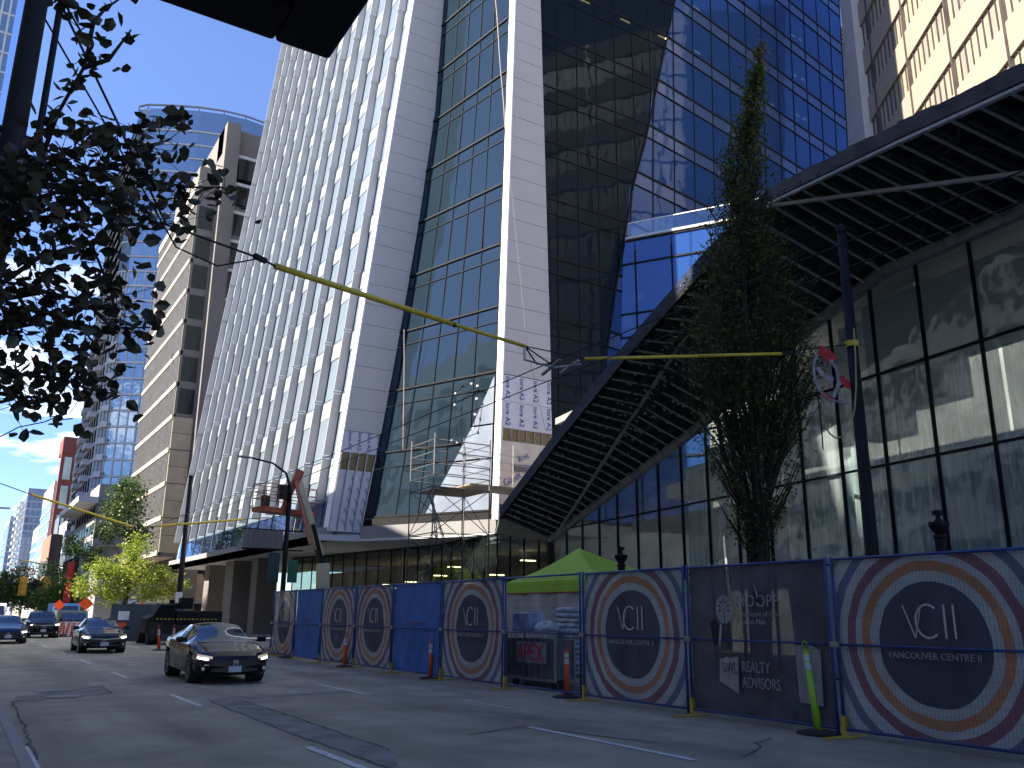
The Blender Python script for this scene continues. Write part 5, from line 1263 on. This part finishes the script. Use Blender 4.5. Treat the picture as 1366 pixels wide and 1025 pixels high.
    for k, s in enumerate((sB+.25, sB+.25)):
        x = (-.36, .36)[k]; MB().box(x-.22, x+.22, s, s+.13, .6, 1.02).box(x-.12, x+.12, s+.02, s+.12, 1.04, 1.2).build('seat', blk, t, bevel=.03)
    for y in wheels:
        for sd in (-1, 1):
            x0, x1 = sd*(W-.22), sd*(W-.005); m = MB(); N = 28
            prof = [(x0, wr_*.80), (x0, wr_*.97), (x0+sd*.03, wr_), (x1-sd*.03, wr_), (x1, wr_*.96), (x1, wr_*.70)]
            for k in range(len(prof)):
                for a in range(N): m.v.append((prof[k][0], y+prof[k][1]*math.cos(2*math.pi*a/N), wr_+.0+prof[k][1]*math.sin(2*math.pi*a/N)))
            m.f += [(k*N+a, k*N+(a+1) % N, (k+1)*N+(a+1) % N, (k+1)*N+a) for k in range(len(prof)-1) for a in range(N)]
            wo = m.build('wheel', blk, t, smooth=False)
            m = MB()
            m.tube([(x1-sd*.09, y, wr_), (x1-sd*.075, y, wr_)], wr_*.71, 24).build('brake_disc', blk, wo)
            m = MB()
            for a in range(10):
                an = 2*math.pi*a/10+(.1 if a % 2 else -.1); m.beam((x1-sd*.02, y, wr_), (x1-sd*.01, y+wr_*.68*math.cos(an), wr_+wr_*.68*math.sin(an)), .03, .03, up=(1, 0, 0))
            for a in range(24):
                a0, a1 = 2*math.pi*a/24, 2*math.pi*(a+1)/24; m.beam((x1-sd*.012, y+wr_*.69*math.cos(a0), wr_+wr_*.69*math.sin(a0)), (x1-sd*.012, y+wr_*.69*math.cos(a1), wr_+wr_*.69*math.sin(a1)), .03, .03, up=(1, 0, 0))
            m.tube([(x1-sd*.03, y, wr_), (x1, y, wr_)], .05, 10); m.build('rim', P.get('rim', rimm), wo)
            m = MB(); m.tube([(sd*(W-.32), y, wr_), (sd*(W-.24), y, wr_)], wr_+.06, 24).build('wheel_well', M['dark'], t)
    # front end
    zf = ip(top, 0); zh = P['head']
    gr = MB(); 
    yy = lambda x: .10*(abs(x)/(.62*W))**2 if abs(x) < .62*W else .10+(.27*((abs(x)-.62*W)/(.34*W))**1.3)
    def band(z0, z1, xm, off, n=16, x0=0):
        m = MB()
        for sd in (-1, 1):
            for k in range(n):
                a, b = x0+(xm-x0)*k/n, x0+(xm-x0)*(k+1)/n
                m.slab((sd*a, yy2(a, (z0[0]))-off, z0[0]+(z0[1]-z0[0])*k/n), (sd*b, yy2(b, z0[0])-off, z0[0]+(z0[1]-z0[0])*(k+1)/n), (sd*b, yy2(b, z1[0])-off, z1[0]+(z1[1]-z1[0])*(k+1)/n), (sd*a, yy2(a, z1[0])-off, z1[0]+(z1[1]-z1[0])*k/n), (0, .02, 0))
        return m
    def yy2(x, z):   # front surface: find station where half width reaches x
        for s_ in [k*.01 for k in range(0, 60)]:
            if ip(ww, s_) >= abs(x): return s_
        return .5
    band((zf-.22, zf-.14), (zf-.06, zf-.03), W*.66, .015).build('grille', darkpl, t)
    band((.26, .30), (.40, .36), W*.60, .012).build('lower_grille', darkpl, t)
    band((zf-.055, zf-.02), (zf-.03, zf+.01), W*.70, .022).build('grille_trim', P.get('trim', darkpl), t)
    MB().box(-.15, .15, -.045, -.02, zf-.30+P.get('pz', 0), zf-.16+P.get('pz', 0)).build('licence_plate', plate, t)
    mb = MB()
    if P.get('emb') == 'H':
        for x in (-.035, .035): mb.box(x-.008, x+.008, -.04, -.02, zf-.13, zf-.04)
        mb.box(-.035, .035, -.04, -.02, zf-.092, zf-.078); mb.tube([(.07*math.cos(a*math.pi/8), -.03, zf-.085+.06*math.sin(a*math.pi/8)) for a in range(17)], .006, 5)
    else:
        mb.tube([(.07*math.cos(a*math.pi/8), -.035, zf-.12+.07*math.sin(a*math.pi/8)) for a in range(17)], .008, 5)
        for a in (90, 210, 330): mb.beam((0, -.035, zf-.12), (.07*math.cos(R(a)), -.035, zf-.12+.07*math.sin(R(a))), .012)
    mb.build('emblem', chrome, t)
    for sd in (-1, 1):
        x0, x1 = W*.60, W*.93
        def hp(x, z, o=.012): return (sd*x, yy2(x, z)-o, z)
        m = MB(); N = 8
        for k in range(N):
            a, b = x0+(x1-x0)*k/N, x0+(x1-x0)*(k+1)/N; za, zb2 = zh-.04+.03*k/N, zh-.04+.03*(k+1)/N; zc, zd = zh+.02+.05*k/N, zh+.02+.05*(k+1)/N
            m.slab(hp(a, za), hp(b, zb2), hp(b, zd), hp(a, zc), (0, .03, 0))
        ho = m.build('headlight', warm, t)
        m = MB()
        for k in range(2, N):
            a, b = x0+(x1-x0)*k/N, x0+(x1-x0)*(k+1)/N; za = zh-.062+.045*max(0, (k-3))/N*1.2; zb2 = zh-.062+.045*max(0, (k-2))/N*1.2
            m.slab(hp(a, za, .025), hp(b, zb2, .025), hp(b, zb2+.028, .025), hp(a, za+.028, .025), (0, .012, 0))
        m.build('daytime_lamp', drl, ho)
        MB().tube([(sd*W*.80, yy2(W*.80, .3)-.02, .36), (sd*W*.80, yy2(W*.8, .3)+.01, .36)], .04, 10).build('fog_lamp', M['reflect'], t)
        ym = P['wind'][0]+.28
        mi = MB(); zz = ip(belt, ym)+.02
        mi.obox(Vector((sd*(W+.10), ym, zz+.07)), Vector((.115, 0, 0)), Vector((sd*.02, .06, 0)), Vector((0, 0, .065))); mi.beam((sd*(W-.06), ym, zz+.02), (sd*(W+.04), ym, zz+.05), .06, .04)
        mi.build('wing_mirror', pm, t, bevel=.025)
        MB().box(*(sorted((sd*(W-.03), sd*(W+.006)))), sB+.25, sB+.42, ip(belt, sB)-.13, ip(belt, sB)-.10).box(*(sorted((sd*(W-.03), sd*(W+.006)))), sB+1.15, sB+1.32, ip(belt, sB)-.13, ip(belt, sB)-.10).build('door_handle', P.get('trim', pm), t)
        m = MB(); seam = [(sB-.35, .28), (sB-.35, ip(belt, sB)-.03)]
        for y in (sA+.35, P['pillars'][0], P['pillars'][-1]+.6): m.beam((sd*(W+.001), y, .32), (sd*(W*.975), y, ip(belt, y)-.03), .008, .008)
        m.build('door_seam', M['dark'], t)
    return t
TOPS = [(0, .58), (.10, .66), (.35, .76), (1.15, .93), (1.30, .955), (2.05, 1.34), (2.35, 1.405), (2.8, 1.40), (3.5, 1.30), (4.25, 1.07), (4.5, 1.04), (4.65, .78)]
BELT = [(0, .56), (.35, .70), (1.3, .90), (2.5, .94), (3.6, .99), (4.4, 1.01), (4.65, .76)]
SED = dict(L=4.65, W=1.8, top=TOPS, belt=BELT, wind=(1.22, 2.08, 3.35, 4.28), roofw=.62, sw=(1.5, 3.95), pillars=(2.45, 3.35), fw=.92, rw=.95, head=.62)
def place(t, xc, yf, ang=0): t.location = (xc, yf, 0.005); t.rotation_euler = (0, 0, ang)
civ = make_car('parked_car' if False else 'sedan', 'glossy black sedan with white daytime lamps, nearest car, driving towards the viewer by the fence', paint('black_car_paint', (.004, .004, .006)), dict(SED, emb='H', group='cars driving towards the viewer'))
place(civ, 5.95, 22.1, R(-1))
T2 = [(0, .60), (.10, .70), (.35, .80), (1.2, .95), (1.35, .98), (2.1, 1.36), (2.4, 1.43), (2.9, 1.42), (3.6, 1.31), (4.3, 1.08), (4.55, 1.04), (4.68, .8)]
cla = make_car('sedan', 'dark grey sedan with warm headlamps and a round chrome emblem, behind the nearest black car', paint('dark_grey_car_paint', (.012, .012, .014)), dict(SED, L=4.68, top=T2, wind=(1.28, 2.13, 3.4, 4.3), trim=chrome, rim=chrome, head=.66, group='cars driving towards the viewer'))
place(cla, 5.5, 40.4, R(-1))
tes = make_car('sedan', 'dark blue sedan cropped by the left edge of the photo', paint('blue_car_paint', (.006, .012, .05)), dict(SED, top=T2, L=4.68, wind=(1.2, 2.13, 3.4, 4.3), group='cars driving towards the viewer'))
place(tes, 2.65, 53.5, 0)
TS = [(0, .82), (.08, .92), (.3, 1.0), (1.2, 1.08), (1.35, 1.12), (1.95, 1.58), (2.3, 1.68), (3.6, 1.68), (4.3, 1.60), (4.6, 1.2), (4.7, 1.0)]
BS = [(0, .78), (.3, .93), (1.3, 1.05), (3, 1.1), (4.5, 1.14), (4.7, .98)]
suv = make_car('suv', 'black sport utility vehicle with a chrome framed grille, behind the cropped blue sedan', paint('black_suv_paint', (.005, .006, .01)), dict(SED, L=4.7, W=1.92, top=TS, belt=BS, wind=(1.25, 2.0, 4.2, 4.58), roofw=.72, sw=(1.45, 4.2), pillars=(2.5, 3.5), wr=.36, head=.85, trim=chrome, pz=-.12, group='cars driving towards the viewer'))
place(suv, 5.1, 64.5, 0)

def boxvan(label, x, y, w, h, L, m, name='van', cat='van'):
    t = thing(name, label, cat, 'larger vehicles further down the street', (x, y, 0)); hw = w/2
    MB().prism([(x-hw, y, .35), (x-hw, y+L, .35), (x-hw, y+L, h), (x-hw, y+1.2, h), (x-hw, y+.75, h-.12), (x-hw, y+.25, h*.55), (x-hw, y, h*.48)], (w, 0, 0)).build('body', m, t, bevel=.06)
    MB().slab((x-hw*.88, y+.24, h*.58), (x+hw*.88, y+.24, h*.58), (x+hw*.80, y+.70, h-.22), (x-hw*.80, y+.70, h-.22), (0, -.03, -.0)).build('windshield', carglass, t)
    MB().box(x-hw*.6, x+hw*.6, y-.03, y, .5, h*.38).build('grille', darkpl, t)
    for sd in (-1, 1):
        MB().box(x+sd*hw*.78-.12, x+sd*hw*.78+.12, y-.03, y+.02, h*.36, h*.42).build('headlight', warm, t)
        for yy_ in (y+.9, y+L-1): MB().tube([(x+sd*(hw-.2), yy_, .36), (x+sd*hw, yy_, .36)], .36, 14).build('wheel', blk, t)
    return t
boxvan('white van in the lane behind the black sport utility vehicle', 2.9, 88, 2.1, 2.3, 5.5, M['white2'])
boxvan('pale blue and white bus far down the street at the left edge', 1.9, 125, 2.6, 3.4, 11, M['palestone'], 'bus', 'bus')
boxvan('blue truck by the orange barricades behind the dark grey sedan', 9.0, 92, 2.3, 2.4, 6, mat('blue_truck_paint', (.05, .2, .45), .4), 'truck', 'truck')
boxvan('dark green pickup behind the roof of the dark grey sedan', 8.0, 76, 2.0, 1.75, 5, mat('dark_green_paint2', (.06, .08, .06), .4), 'pickup', 'pickup truck')

# dark lift truck / work vehicle standing by the kerb
wt = thing('work_truck', 'dark flatbed work truck with a yellow dashed stripe behind the tilted orange post', 'work truck', None, (10.6, 50, 0))
dkm = mat('dark_green_machine', (.008, .012, .012), .6, spec=.2, scale=2, var=.5)
MB().box(10.2, 12.6, 50.2, 54, 1.0, 1.75).build('flatbed', dkm, wt, bevel=.04)
MB().prism([(8.75, 50.2, .6), (8.75, 50.2, 1.35), (9.05, 50.2, 1.5), (9.3, 50.2, 2.05), (10.1, 50.2, 2.1), (10.15, 50.2, .6)], (0, 2.0, 0)).build('cab', dkm, wt, bevel=.06)
MB().prism([(9.12, 50.17, 1.5), (9.34, 50.17, 1.98), (10.0, 50.17, 2.0), (10.0, 50.17, 1.5)], (0, .02, 0)).build('cab_window', carglass, wt)
MB().box(9.5, 11.6, 50.1, 53.5, .55, 1.0).build('chassis', M['rubber'], wt)
MB().box(10.5, 11.1, 50.6, 51.6, 1.85, 2.45).box(10.2, 10.7, 50.9, 51.3, 1.85, 2.15).build('engine_box', dkm, wt, bevel=.05)
mb = MB()
for k in range(16): mb.box(9.2+k*.2, 9.3+k*.2, 50.16, 50.2, 1.28, 1.34)
mb.build('yellow_stripe', M['yellow'], wt)
for x in (9.0, 9.35, 11.8):
    for y in (50.4, 53.2): MB().tube([(x-.15, y, .5), (x+.15, y, .5)], .5, 18).build('wheel', M['rubber'], wt)
MB().box(8.8, 9.5, 50.0, 50.15, .35, 1.15).build('step_guard', M['rubber'], wt)
wb = thing('hoarding', 'blue grey site hoarding with small notices left of the dark work truck', 'hoarding', None, (9, 57, 0))
MB().box(7.9, 12.0, 57, 57.1, 0, 2.1).build('panel', mat('blue_grey_board', (.045, .07, .09), .7, scale=1, var=.2), wb)
MB().box(8.3, 8.9, 56.96, 57, 1.2, 1.7).box(8.3, 8.8, 56.96, 57, .2, .5).build('notice', M['white2'], wb); MB().box(8.35, 8.8, 56.94, 56.96, .8, 1.05).build('orange_notice', M['orange'], wb)

# barricades and delineators across the closed lane
for k in range(6):
    p = Vector((5.9+k*.62, 66+k*1.2, 0)); delineator(p, M['orange'], (.03*(k % 2), 0), ['leftmost orange delineator post at the barricade behind the dark grey sedan', 'second orange delineator post from the left at the barricade', 'third orange delineator post from the left at the barricade', 'fourth orange delineator post from the left at the barricade', 'fifth orange delineator post from the left at the barricade', 'rightmost orange delineator post at the barricade'][k], 1.15)
for k in range(3):
    x = 6.0+k*1.5; t = thing('barricade', ['left white road barricade with orange stripes, behind the orange posts', 'middle white road barricade with orange stripes, behind the orange posts', 'right white road barricade with orange stripes, behind the orange posts'][k], 'barricade', 'striped barricades closing the lane', (x, 68.5, 0))
    MB().box(x-.65, x+.65, 69+k*1, 69.1+k, .15, .95).build('panel', M['white2'], t); mb = MB()
    for j in range(4): mb.quad((x-.6+j*.33, 68.98+k, .2), (x-.45+j*.33, 68.98+k, .2), (x-.33+j*.33, 68.98+k, .9), (x-.48+j*.33, 68.98+k, .9))
    mb.build('stripe', M['orange'], t); MB().box(x-.6, x-.5, 68.7+k, 69.4+k, 0, .15).box(x+.5, x+.6, 68.7+k, 69.4+k, 0, .15).build('foot', M['rubber'], t)
for (x, y, w_, h_, z, l) in ((9.6, 84, 1.0, .9, 2.3, 'orange road work sign beside the blue truck'), (8.1, 90, .8, .8, 2.2, 'small orange road work sign left of the tree trunks'), (13.4, 80, .8, .9, 2.0, 'orange road work sign among the tree trunks near the hoarding')):
    t = thing('road_work_sign', l, 'sign', 'orange road work signs', (x, y, 0)); MB().prism([(x, y, z-h_*.6), (x+w_*.6, y, z), (x, y, z+h_*.6), (x-w_*.6, y, z)], (0, .03, 0)).build('panel', M['orange'], t); MB().box(x-.03, x+.03, y+.04, y+.08, 0, z).build('post', M['steel'], t)
# traffic signals seen from behind, mast arm, street sign, banner pole
q1, q2 = ony(30, 783, 118), ony(63, 782, 118)
ma = thing('signal_mast', 'dark mast arm across the far junction carrying the two yellow signals', 'signal mast', None, (q2.x+5, 118, 0)); xp = ony(95, 790, 118).x
MB().tube([(xp, 118, 0), (xp, 118, 8.2)], .15, 8).tube([(xp, 118, q2.z+.3), (q1.x-1.5, 118, q1.z+.3)], .09, 8).build('mast', M['blackpaint'], ma)
for q, l in ((q1, 'left yellow backed traffic signal on the far mast arm'), (q2, 'right yellow backed traffic signal on the far mast arm')):
    t = thing('traffic_signal', l, 'traffic light', 'yellow traffic signals over the far junction', (q.x, 117.8, q.z)); MB().box(q.x-.42, q.x+.42, 117.6, 117.85, q.z-1.0, q.z+1.1).build('backplate', mat('signal_yellow', (.62, .3, .02), .5), t, bevel=.05)
    m = MB()
    for k in range(3): m.tube([(q.x, 117.4, q.z-.6+k*.6), (q.x, 117.6, q.z-.6+k*.6)], .2, 12)
    m.build('visor', M['yellow'], t)
q = ony(80, 786, 110); t = thing('street_name_sign', 'green street name sign hanging beside the red banner pole', 'sign', None, tuple(q)); MB().box(q.x-1.0, q.x+1.1, 110, 110.05, q.z-.2, q.z+.25).build('panel', M['green'], t)
MB().beam((q.x+1.1, 110.02, q.z), (xp, 117, q.z), .06).build('bracket', M['blackpaint'], t)
xb_ = ony(97, 790, 96).x; zb1, zb2 = ony(101, 750, 96).z, ony(90, 800, 96).z
t = thing('banner_pole', 'dark pole with two tall red cloth banners in front of the grey shop building', 'pole', None, (xb_, 96, 0))
MB().tube([(xb_, 96, 0), (xb_, 96, zb1+1)], .12, 8).build('pole', M['blackpaint'], t); MB().box(xb_-.75, xb_-.15, 96, 96.04, zb2+1.9, zb1).build('red_banner', M['red'], t); MB().box(xb_-.75, xb_-.15, 96, 96.04, zb2-.6, zb2+1.6).build('red_banner', M['red'], t)
# far span wires with yellow sleeves
def far_span(label, a, b, c, d, Y):
    P_ = lambda p: ony(p[0], p[1], Y); t = thing('span_wire', label, 'span wire', 'span wires across the street', tuple(P_(b)))
    MB().tube([P_(b), P_(c)], .075, 8).build('yellow_sleeve', M['yellow'], t); MB().tube([P_(a), P_(b), P_(c), P_(d)], .03, 6).build('cable', M['blackpaint'], t)
far_span('far span wire with a yellow sleeve sloping across the red striped tower', (0, 645), (42, 660), (178, 703), (205, 712), 62)
far_span('far span wire with a yellow sleeve ending at the black pole by the tower base', (195, 705), (210, 702), (325, 693), (440, 684), 62)
far_span('distant faint span wire over the far junction', (0, 743), (25, 747), (70, 755), (180, 748), 110)
for k, (px, py) in enumerate(((0, 679), (0, 764))):
    p = ony(px, py, 85); t = thing('street_lamp', ['flat street lamp head reaching in from the left edge, upper one', 'flat street lamp head reaching in from the left edge, lower one'][k], 'street lamp', 'street lamps on the left side of the street', (p.x-4, 85+k*30, 0))
    y = 85+k*30; p = ony(14 if k == 0 else 4, py, y)
    MB().tube([(p.x-4.5, y, 0), (p.x-4.5, y, p.z-1), (p.x-3.2, y, p.z), (p.x-.8, y, p.z+.05)], .08, 8).build('pole', M['blackpaint'], t); MB().box(p.x-.9, p.x, y-.12, y+.12, p.z-.05, p.z+.1).build('lamp_head', M['steel'], t)

# ================================================================ trees
def leaf_mesh(mb, pts, size, rnd, flat=.0, shape=0, droop=0):
    for c in pts:
        a = Vector((rnd.gauss(0, 1), rnd.gauss(0, 1), rnd.gauss(0, .6)-droop)).normalized(); n = Vector((rnd.gauss(0, 1), rnd.gauss(0, 1), rnd.gauss(0, 1)+flat)); b = a.cross(n)
        if b.length < 1e-3: continue
        b.normalize(); s = size*rnd.uniform(.6, 1.25); w_ = s*.42; c = Vector(c); nn = a.cross(b)
        if shape == 0: mb.quad(c-a*s*.5, c+b*w_*.6, c+a*s*.5, c-b*w_*.6)
        else:
            f = nn*s*rnd.uniform(.05, .22); p0, p1, p2 = c-a*s*.55, c, c+a*s*.6+f*.8
            l1, l2 = c-a*s*.22+b*w_+f, c+a*s*.25+b*w_*.78+f; r1_, r2x = c-a*s*.22-b*w_+f, c+a*s*.25-b*w_*.78+f
            mb.add([p0, p1, p2, l1, l2, r1_, r2x], [(0, 1, 3), (1, 4, 3), (1, 2, 4), (0, 5, 1), (1, 5, 6), (1, 6, 2)])
bark = mat('dark_bark', (.03, .024, .02), .9, scale=5, var=.4, bump=.6, bscale=30, stretch=(1, 1, .3))
def tree(name, label, base, h, crown, nleaf, size, lm, seed, group='street trees', cat='tree', trunk_r=.12, blobs=None, trunkh=None, flat=0):
    rnd = random.Random(seed); t = thing(name, label, cat, group, tuple(base)); base = Vector(base)
    tr = MB(); th = trunkh or h*.45
    top_ = base+Vector((rnd.uniform(-.2, .2), rnd.uniform(-.2, .2), h*.93)); mid = base.lerp(top_, .45)+Vector((rnd.uniform(-.15, .15), rnd.uniform(-.15, .15), 0))
    tr.tube([base, mid, top_], [trunk_r, trunk_r*.65, trunk_r*.12], 8)
    cl = []
    for c, r in blobs:
        c = base+Vector(c); j = base+(top_-base)*max(.15, min(.8, (c.z-base.z)/h*.6)); tr.tube([j, j.lerp(c, .5)+Vector((rnd.uniform(-.2, .2), rnd.uniform(-.2, .2), .1*r)), c], [trunk_r*.35, trunk_r*.2, .015], 6)
        cl.append((c, r))
    tr.build('trunk', bark, t, smooth=True)
    tot = sum(r**2.2 for c, r in cl); mb = MB(); tw = MB()
    for c, r in cl:
        n = int(nleaf*r**2.2/tot); ncl = max(4, int(n/26)); k = 0
        for _ in range(ncl):
            d = Vector((rnd.gauss(0, 1), rnd.gauss(0, 1), rnd.gauss(0, .75))).normalized()*r*rnd.uniform(.25, 1.05)**.6; cc = c+d; sr = r*rnd.uniform(.10, .26)+size*.5
            tw.tube([c+d*.3, cc], [.018, .006], 4)
            leaf_mesh(mb, [cc+Vector((rnd.gauss(0, sr), rnd.gauss(0, sr), rnd.gauss(0, sr*(.5 if flat else .8)))) for _ in range(26)], size, rnd, flat)
    mb.build('crown', lm, t); tw.build('twigs', bark, t)
    return t
sunleaf = leafmat('sunlit_maple_leaves', (.10, .17, .015), (.20, .28, .03), (.40, .40, .05), .5)
greenleaf = leafmat('dark_green_leaves', (.025, .06, .015), (.05, .10, .02), (.10, .16, .03), .35)
midleaf = leafmat('mid_green_leaves', (.05, .12, .02), (.09, .18, .03), (.16, .24, .05), .4)
brownleaf = leafmat('brown_autumn_leaves', (.09, .06, .02), (.16, .10, .03), (.12, .13, .03), .35)
colleaf = leafmat('columnar_tree_leaves', (.035, .055, .010), (.08, .10, .016), (.20, .18, .03), .45)
near_leaf = leafmat('near_dark_leaves', (.02, .022, .010), (.035, .035, .014), (.075, .045, .025), .22, .45)
tree('street_maple', 'bright yellow green sunlit maple in front of the grey podium', (12.4, 82, 0), 8.6, None, 9000, .26, sunleaf, 11, blobs=[((.3, 0, 6.4), 1.3), ((-2.0, -.5, 4.9), 1.3), ((2.3, 0, 4.7), 1.3), ((.2, -1, 4.8), 1.6), ((-3.3, 0, 3.5), 1.0), ((3.9, .5, 3.8), 1.0), ((-1.2, 0, 3.3), 1.2), ((1.8, 0, 3.2), 1.1), ((.6, 0, 7.7), .7)], flat=1)
tree('street_tree', 'taller dark green tree rising behind the sunlit maple against the podium', (14.2, 95, 0), 15.5, None, 6500, .34, greenleaf, 12, trunk_r=.18, blobs=[((-.6, 0, 13.6), 1.5), ((-.9, 0, 11.5), 1.8), ((-2.3, 0, 9.4), 1.2), ((-5.0, 0, 7.8), 1.0), ((-6.6, 0, 5.6), .8), ((.4, 0, 9.2), 1.3), ((-3.2, 0, 6.6), 1.1)])
tree('street_tree', 'small round bright green tree left of the red banners', (ony(80, 815, 110).x, 110, 0), 6.2, None, 4500, .32, midleaf, 14, blobs=[((0, 0, 4.6), 1.7), ((-1.4, 0, 3.2), 1.4), ((1.4, 0, 3.2), 1.4), ((0, 0, 3.2), 1.5)])
for k, (px, Y, h, l, lm) in enumerate(((28, 210, 12, 'brown leaved tree behind the left traffic signal', brownleaf), (50, 190, 8, 'low brown leaved tree behind the right traffic signal', brownleaf), (8, 180, 9, 'green brown tree at the left edge far down the street', midleaf), (68, 170, 6.5, 'low dark tree left of the small round green tree', greenleaf))):
    x = ony(px, 810, Y).x; tree('far_street_tree', l, (x, Y, 0), h, None, 2600, .6, lm, 20+k, group='trees far down the street', blobs=[((0, 0, h*.72), h*.24), ((-h*.2, 0, h*.5), h*.22), ((h*.2, 0, h*.5), h*.22), ((0, 0, h*.4), h*.22)])

# columnar multi-stem tree in front of the atrium
ct = thing('columnar_tree', 'tall narrow multi stemmed street tree with olive leaves in front of the atrium', 'tree', 'street trees', (13.3, 12.3, 0))
rnd = random.Random(5); B0 = onx(1012, 745, 13.3); B0 = Vector((13.3, B0.y, .13))
def axis(z):   # axis drifts like the photographed crown
    tab = [(0, 1014), (2.8, 1012), (5, 1004), (7.5, 1002), (9.7, 992), (11.4, 992), (12.6, 1003), (14, 1016)]
    px = interp(tab, z); d = 15.3
    for py in (400,): pass
    # point on plane X=13.3 at this height below that pixel column
    lo = onx(px, 745-(z-2.8)*62, 13.3); return Vector((13.3, lo.y, z))
rad = [(3.2, .35), (4.4, .9), (5.4, 1.25), (7, 1.55), (8.2, 1.4), (9.4, .92), (10.4, .62), (11.4, .46), (12.4, .30), (13.2, .16), (14, .05)]
tr = MB(); mb = MB(); tw = MB()
stems = []
for k in range(7):
    an = k*2*math.pi/7+.3; rr = .45 if k else 0; zt = rnd.uniform(8.5, 13.3) if k else 13.9
    p = []; 
    for i in range(9):
        z = .13+(zt-.13)*i/8; c = axis(z); q = interp(rad, max(z, 3.2))*.55*min(1, (z/5))**1.2 if k else 0
        off = Vector((math.cos(an), math.sin(an), 0))*(q*(1 if z < 8 else .6)+ .12*(z < 3)); p.append(c+off+Vector((rnd.gauss(0, .03), rnd.gauss(0, .03), 0)))
    tr.tube(p, [(.075 if k else .12)*(1-.85*i/8) for i in range(9)], 8); stems.append(p)
tr.build('trunk', bark, ct, smooth=True)
for _ in range(1500):
    z = rnd.uniform(3.0, 13.9); w8 = interp(rad, z)
    if rnd.random() > (w8/1.35)**.7+.08: continue
    if z < 5.6 and rnd.random() < .62: continue
    an = rnd.uniform(0, 2*math.pi); c = axis(z); ro_ = w8*math.sqrt(rnd.random())*rnd.choice((1, 1, 1, 1.15)); tip = c+Vector((math.cos(an)*ro_, math.sin(an)*ro_, 0)); st_ = c+Vector((math.cos(an)*ro_*.35, math.sin(an)*ro_*.35, -w8*.9-.25))
    tw.tube([st_, st_.lerp(tip, .6)+Vector((0, 0, -.05)), tip], [.014, .009, .004], 4)
    n = rnd.randint(24, 46) if z > 5 else rnd.randint(14, 26); pts = []
    for _k in range(n): u = rnd.uniform(.25, 1.08); pts.append(st_.lerp(tip, u)+Vector((rnd.gauss(0, .085), rnd.gauss(0, .085), rnd.gauss(0, .09))))
    leaf_mesh(mb, pts, .085, rnd, .3)
mb.build('crown', colleaf, ct); tw.build('twigs', bark, ct)

# overhanging dark branches of the kerbside tree at the left
nt_ = thing('kerbside_tree', 'dark leafy tree boughs hanging in from the left edge against the sky', 'tree', 'street trees', (-1.6, 5.2, .13))
rnd = random.Random(9); tr = MB(); mb = MB(); tw = MB()
TB = Vector((-1.6, 5.2, .13)); tr.tube([TB, Vector((-1.55, 5.2, 2.2)), Vector((-1.35, 5.3, 3.6)), Vector((-1.2, 5.3, 5.5)), Vector((-1.1, 5.3, 7.5))], [.16, .12, .09, .06, .03], 10)
def D(px, py, d): r_ = ray(px, py).normalized(); return EYE+r_*d
boughs = [ # pixel paths with their own distance, radius, leaf density
  ([(-60, 420), (10, 330), (60, 200), (78, 150), (112, 90), (118, 60), (95, 20), (70, -20)], 5.2, .5, 0.10, .55),
  ([(60, 175), (110, 178), (140, 168), (180, 172), (215, 165), (250, 160)], 5.0, .3, .14, .9),
  ([(-60, 330), (0, 255), (50, 215), (100, 200), (140, 190), (190, 195), (225, 188)], 4.9, .4, .5, 1.4),
  ([(-50, 300), (20, 240), (80, 225), (150, 225), (200, 240), (250, 250), (300, 250)], 5.1, .4, .65, 1.6),
  ([(-50, 330), (20, 275), (80, 255), (140, 255), (190, 275), (215, 305)], 4.8, .4, .6, 1.7),
  ([(-60, 360), (10, 300), (60, 290), (110, 285), (160, 290), (180, 320)], 5.2, .4, .5, 1.5),
  ([(-60, 420), (0, 380), (50, 345), (95, 330), (130, 345), (150, 395), (155, 420)], 4.7, .4, .55, 1.8),
  ([(-60, 440), (0, 400), (60, 390), (110, 400), (150, 438), (200, 437)], 4.9, .4, .5, 1.5),
  ([(-60, 480), (0, 440), (60, 430), (110, 440), (135, 468)], 5.0, .4, .6, 1.7),
  ([(-60, 520), (-10, 490), (30, 500), (80, 505), (120, 520), (150, 525)], 4.8, .4, .55, 1.8),
  ([(-60, 520), (-20, 520), (20, 530), (50, 530), (70, 540)], 5.0, .4, .6, 1.8),
  ([(112, 90), (145, 80), (160, 60), (175, 40)], 5.1, .2, .06, .25), ([(118, 60), (125, 30), (140, 12), (165, -5)], 5.1, .2, .08, .35),
]
for path, d0, dj, sp_, dens in boughs:
    pts = []; dd = d0
    for (x, y) in path: dd += rnd.uniform(-.08, .08); pts.append(D(x, y, dd))
    n = len(pts); tr.tube(([Vector((-1.3, 5.25, max(2.0, min(7, pts[0].z-.3)))), *pts]) if path[0][0] < 0 else pts, ([.03] if path[0][0] < 0 else [])+[.012*(1-.85*i/(n-1))+.0022 for i in range(n)], 6)
    for p, q in zip(pts, pts[1:]):
        L_ = (q-p).length; k_ = int(L_*dens*120)
        for _ in range(k_):
            c = p.lerp(q, rnd.random()); o = Vector((rnd.gauss(0, 1), rnd.gauss(0, 1), rnd.gauss(0, .75)))*(.03+.10*min(1, sp_*1.3)); tw.tube([c, c+o*.9], [.003, .0015], 3) if rnd.random() < .35 else None
            leaf_mesh(mb, [c+o], .064, rnd, .8, 1, .35)
tr.build('trunk', bark, nt_, smooth=True); mb.build('crown', near_leaf, nt_); tw.build('twigs', bark, nt_)
# thin bare twig and wire low on the left
MB().tube([D(0, 583, 5), D(25, 570, 5), D(60, 563, 5), D(84, 552, 5)], .003, 4).build('twigs', bark, nt_)
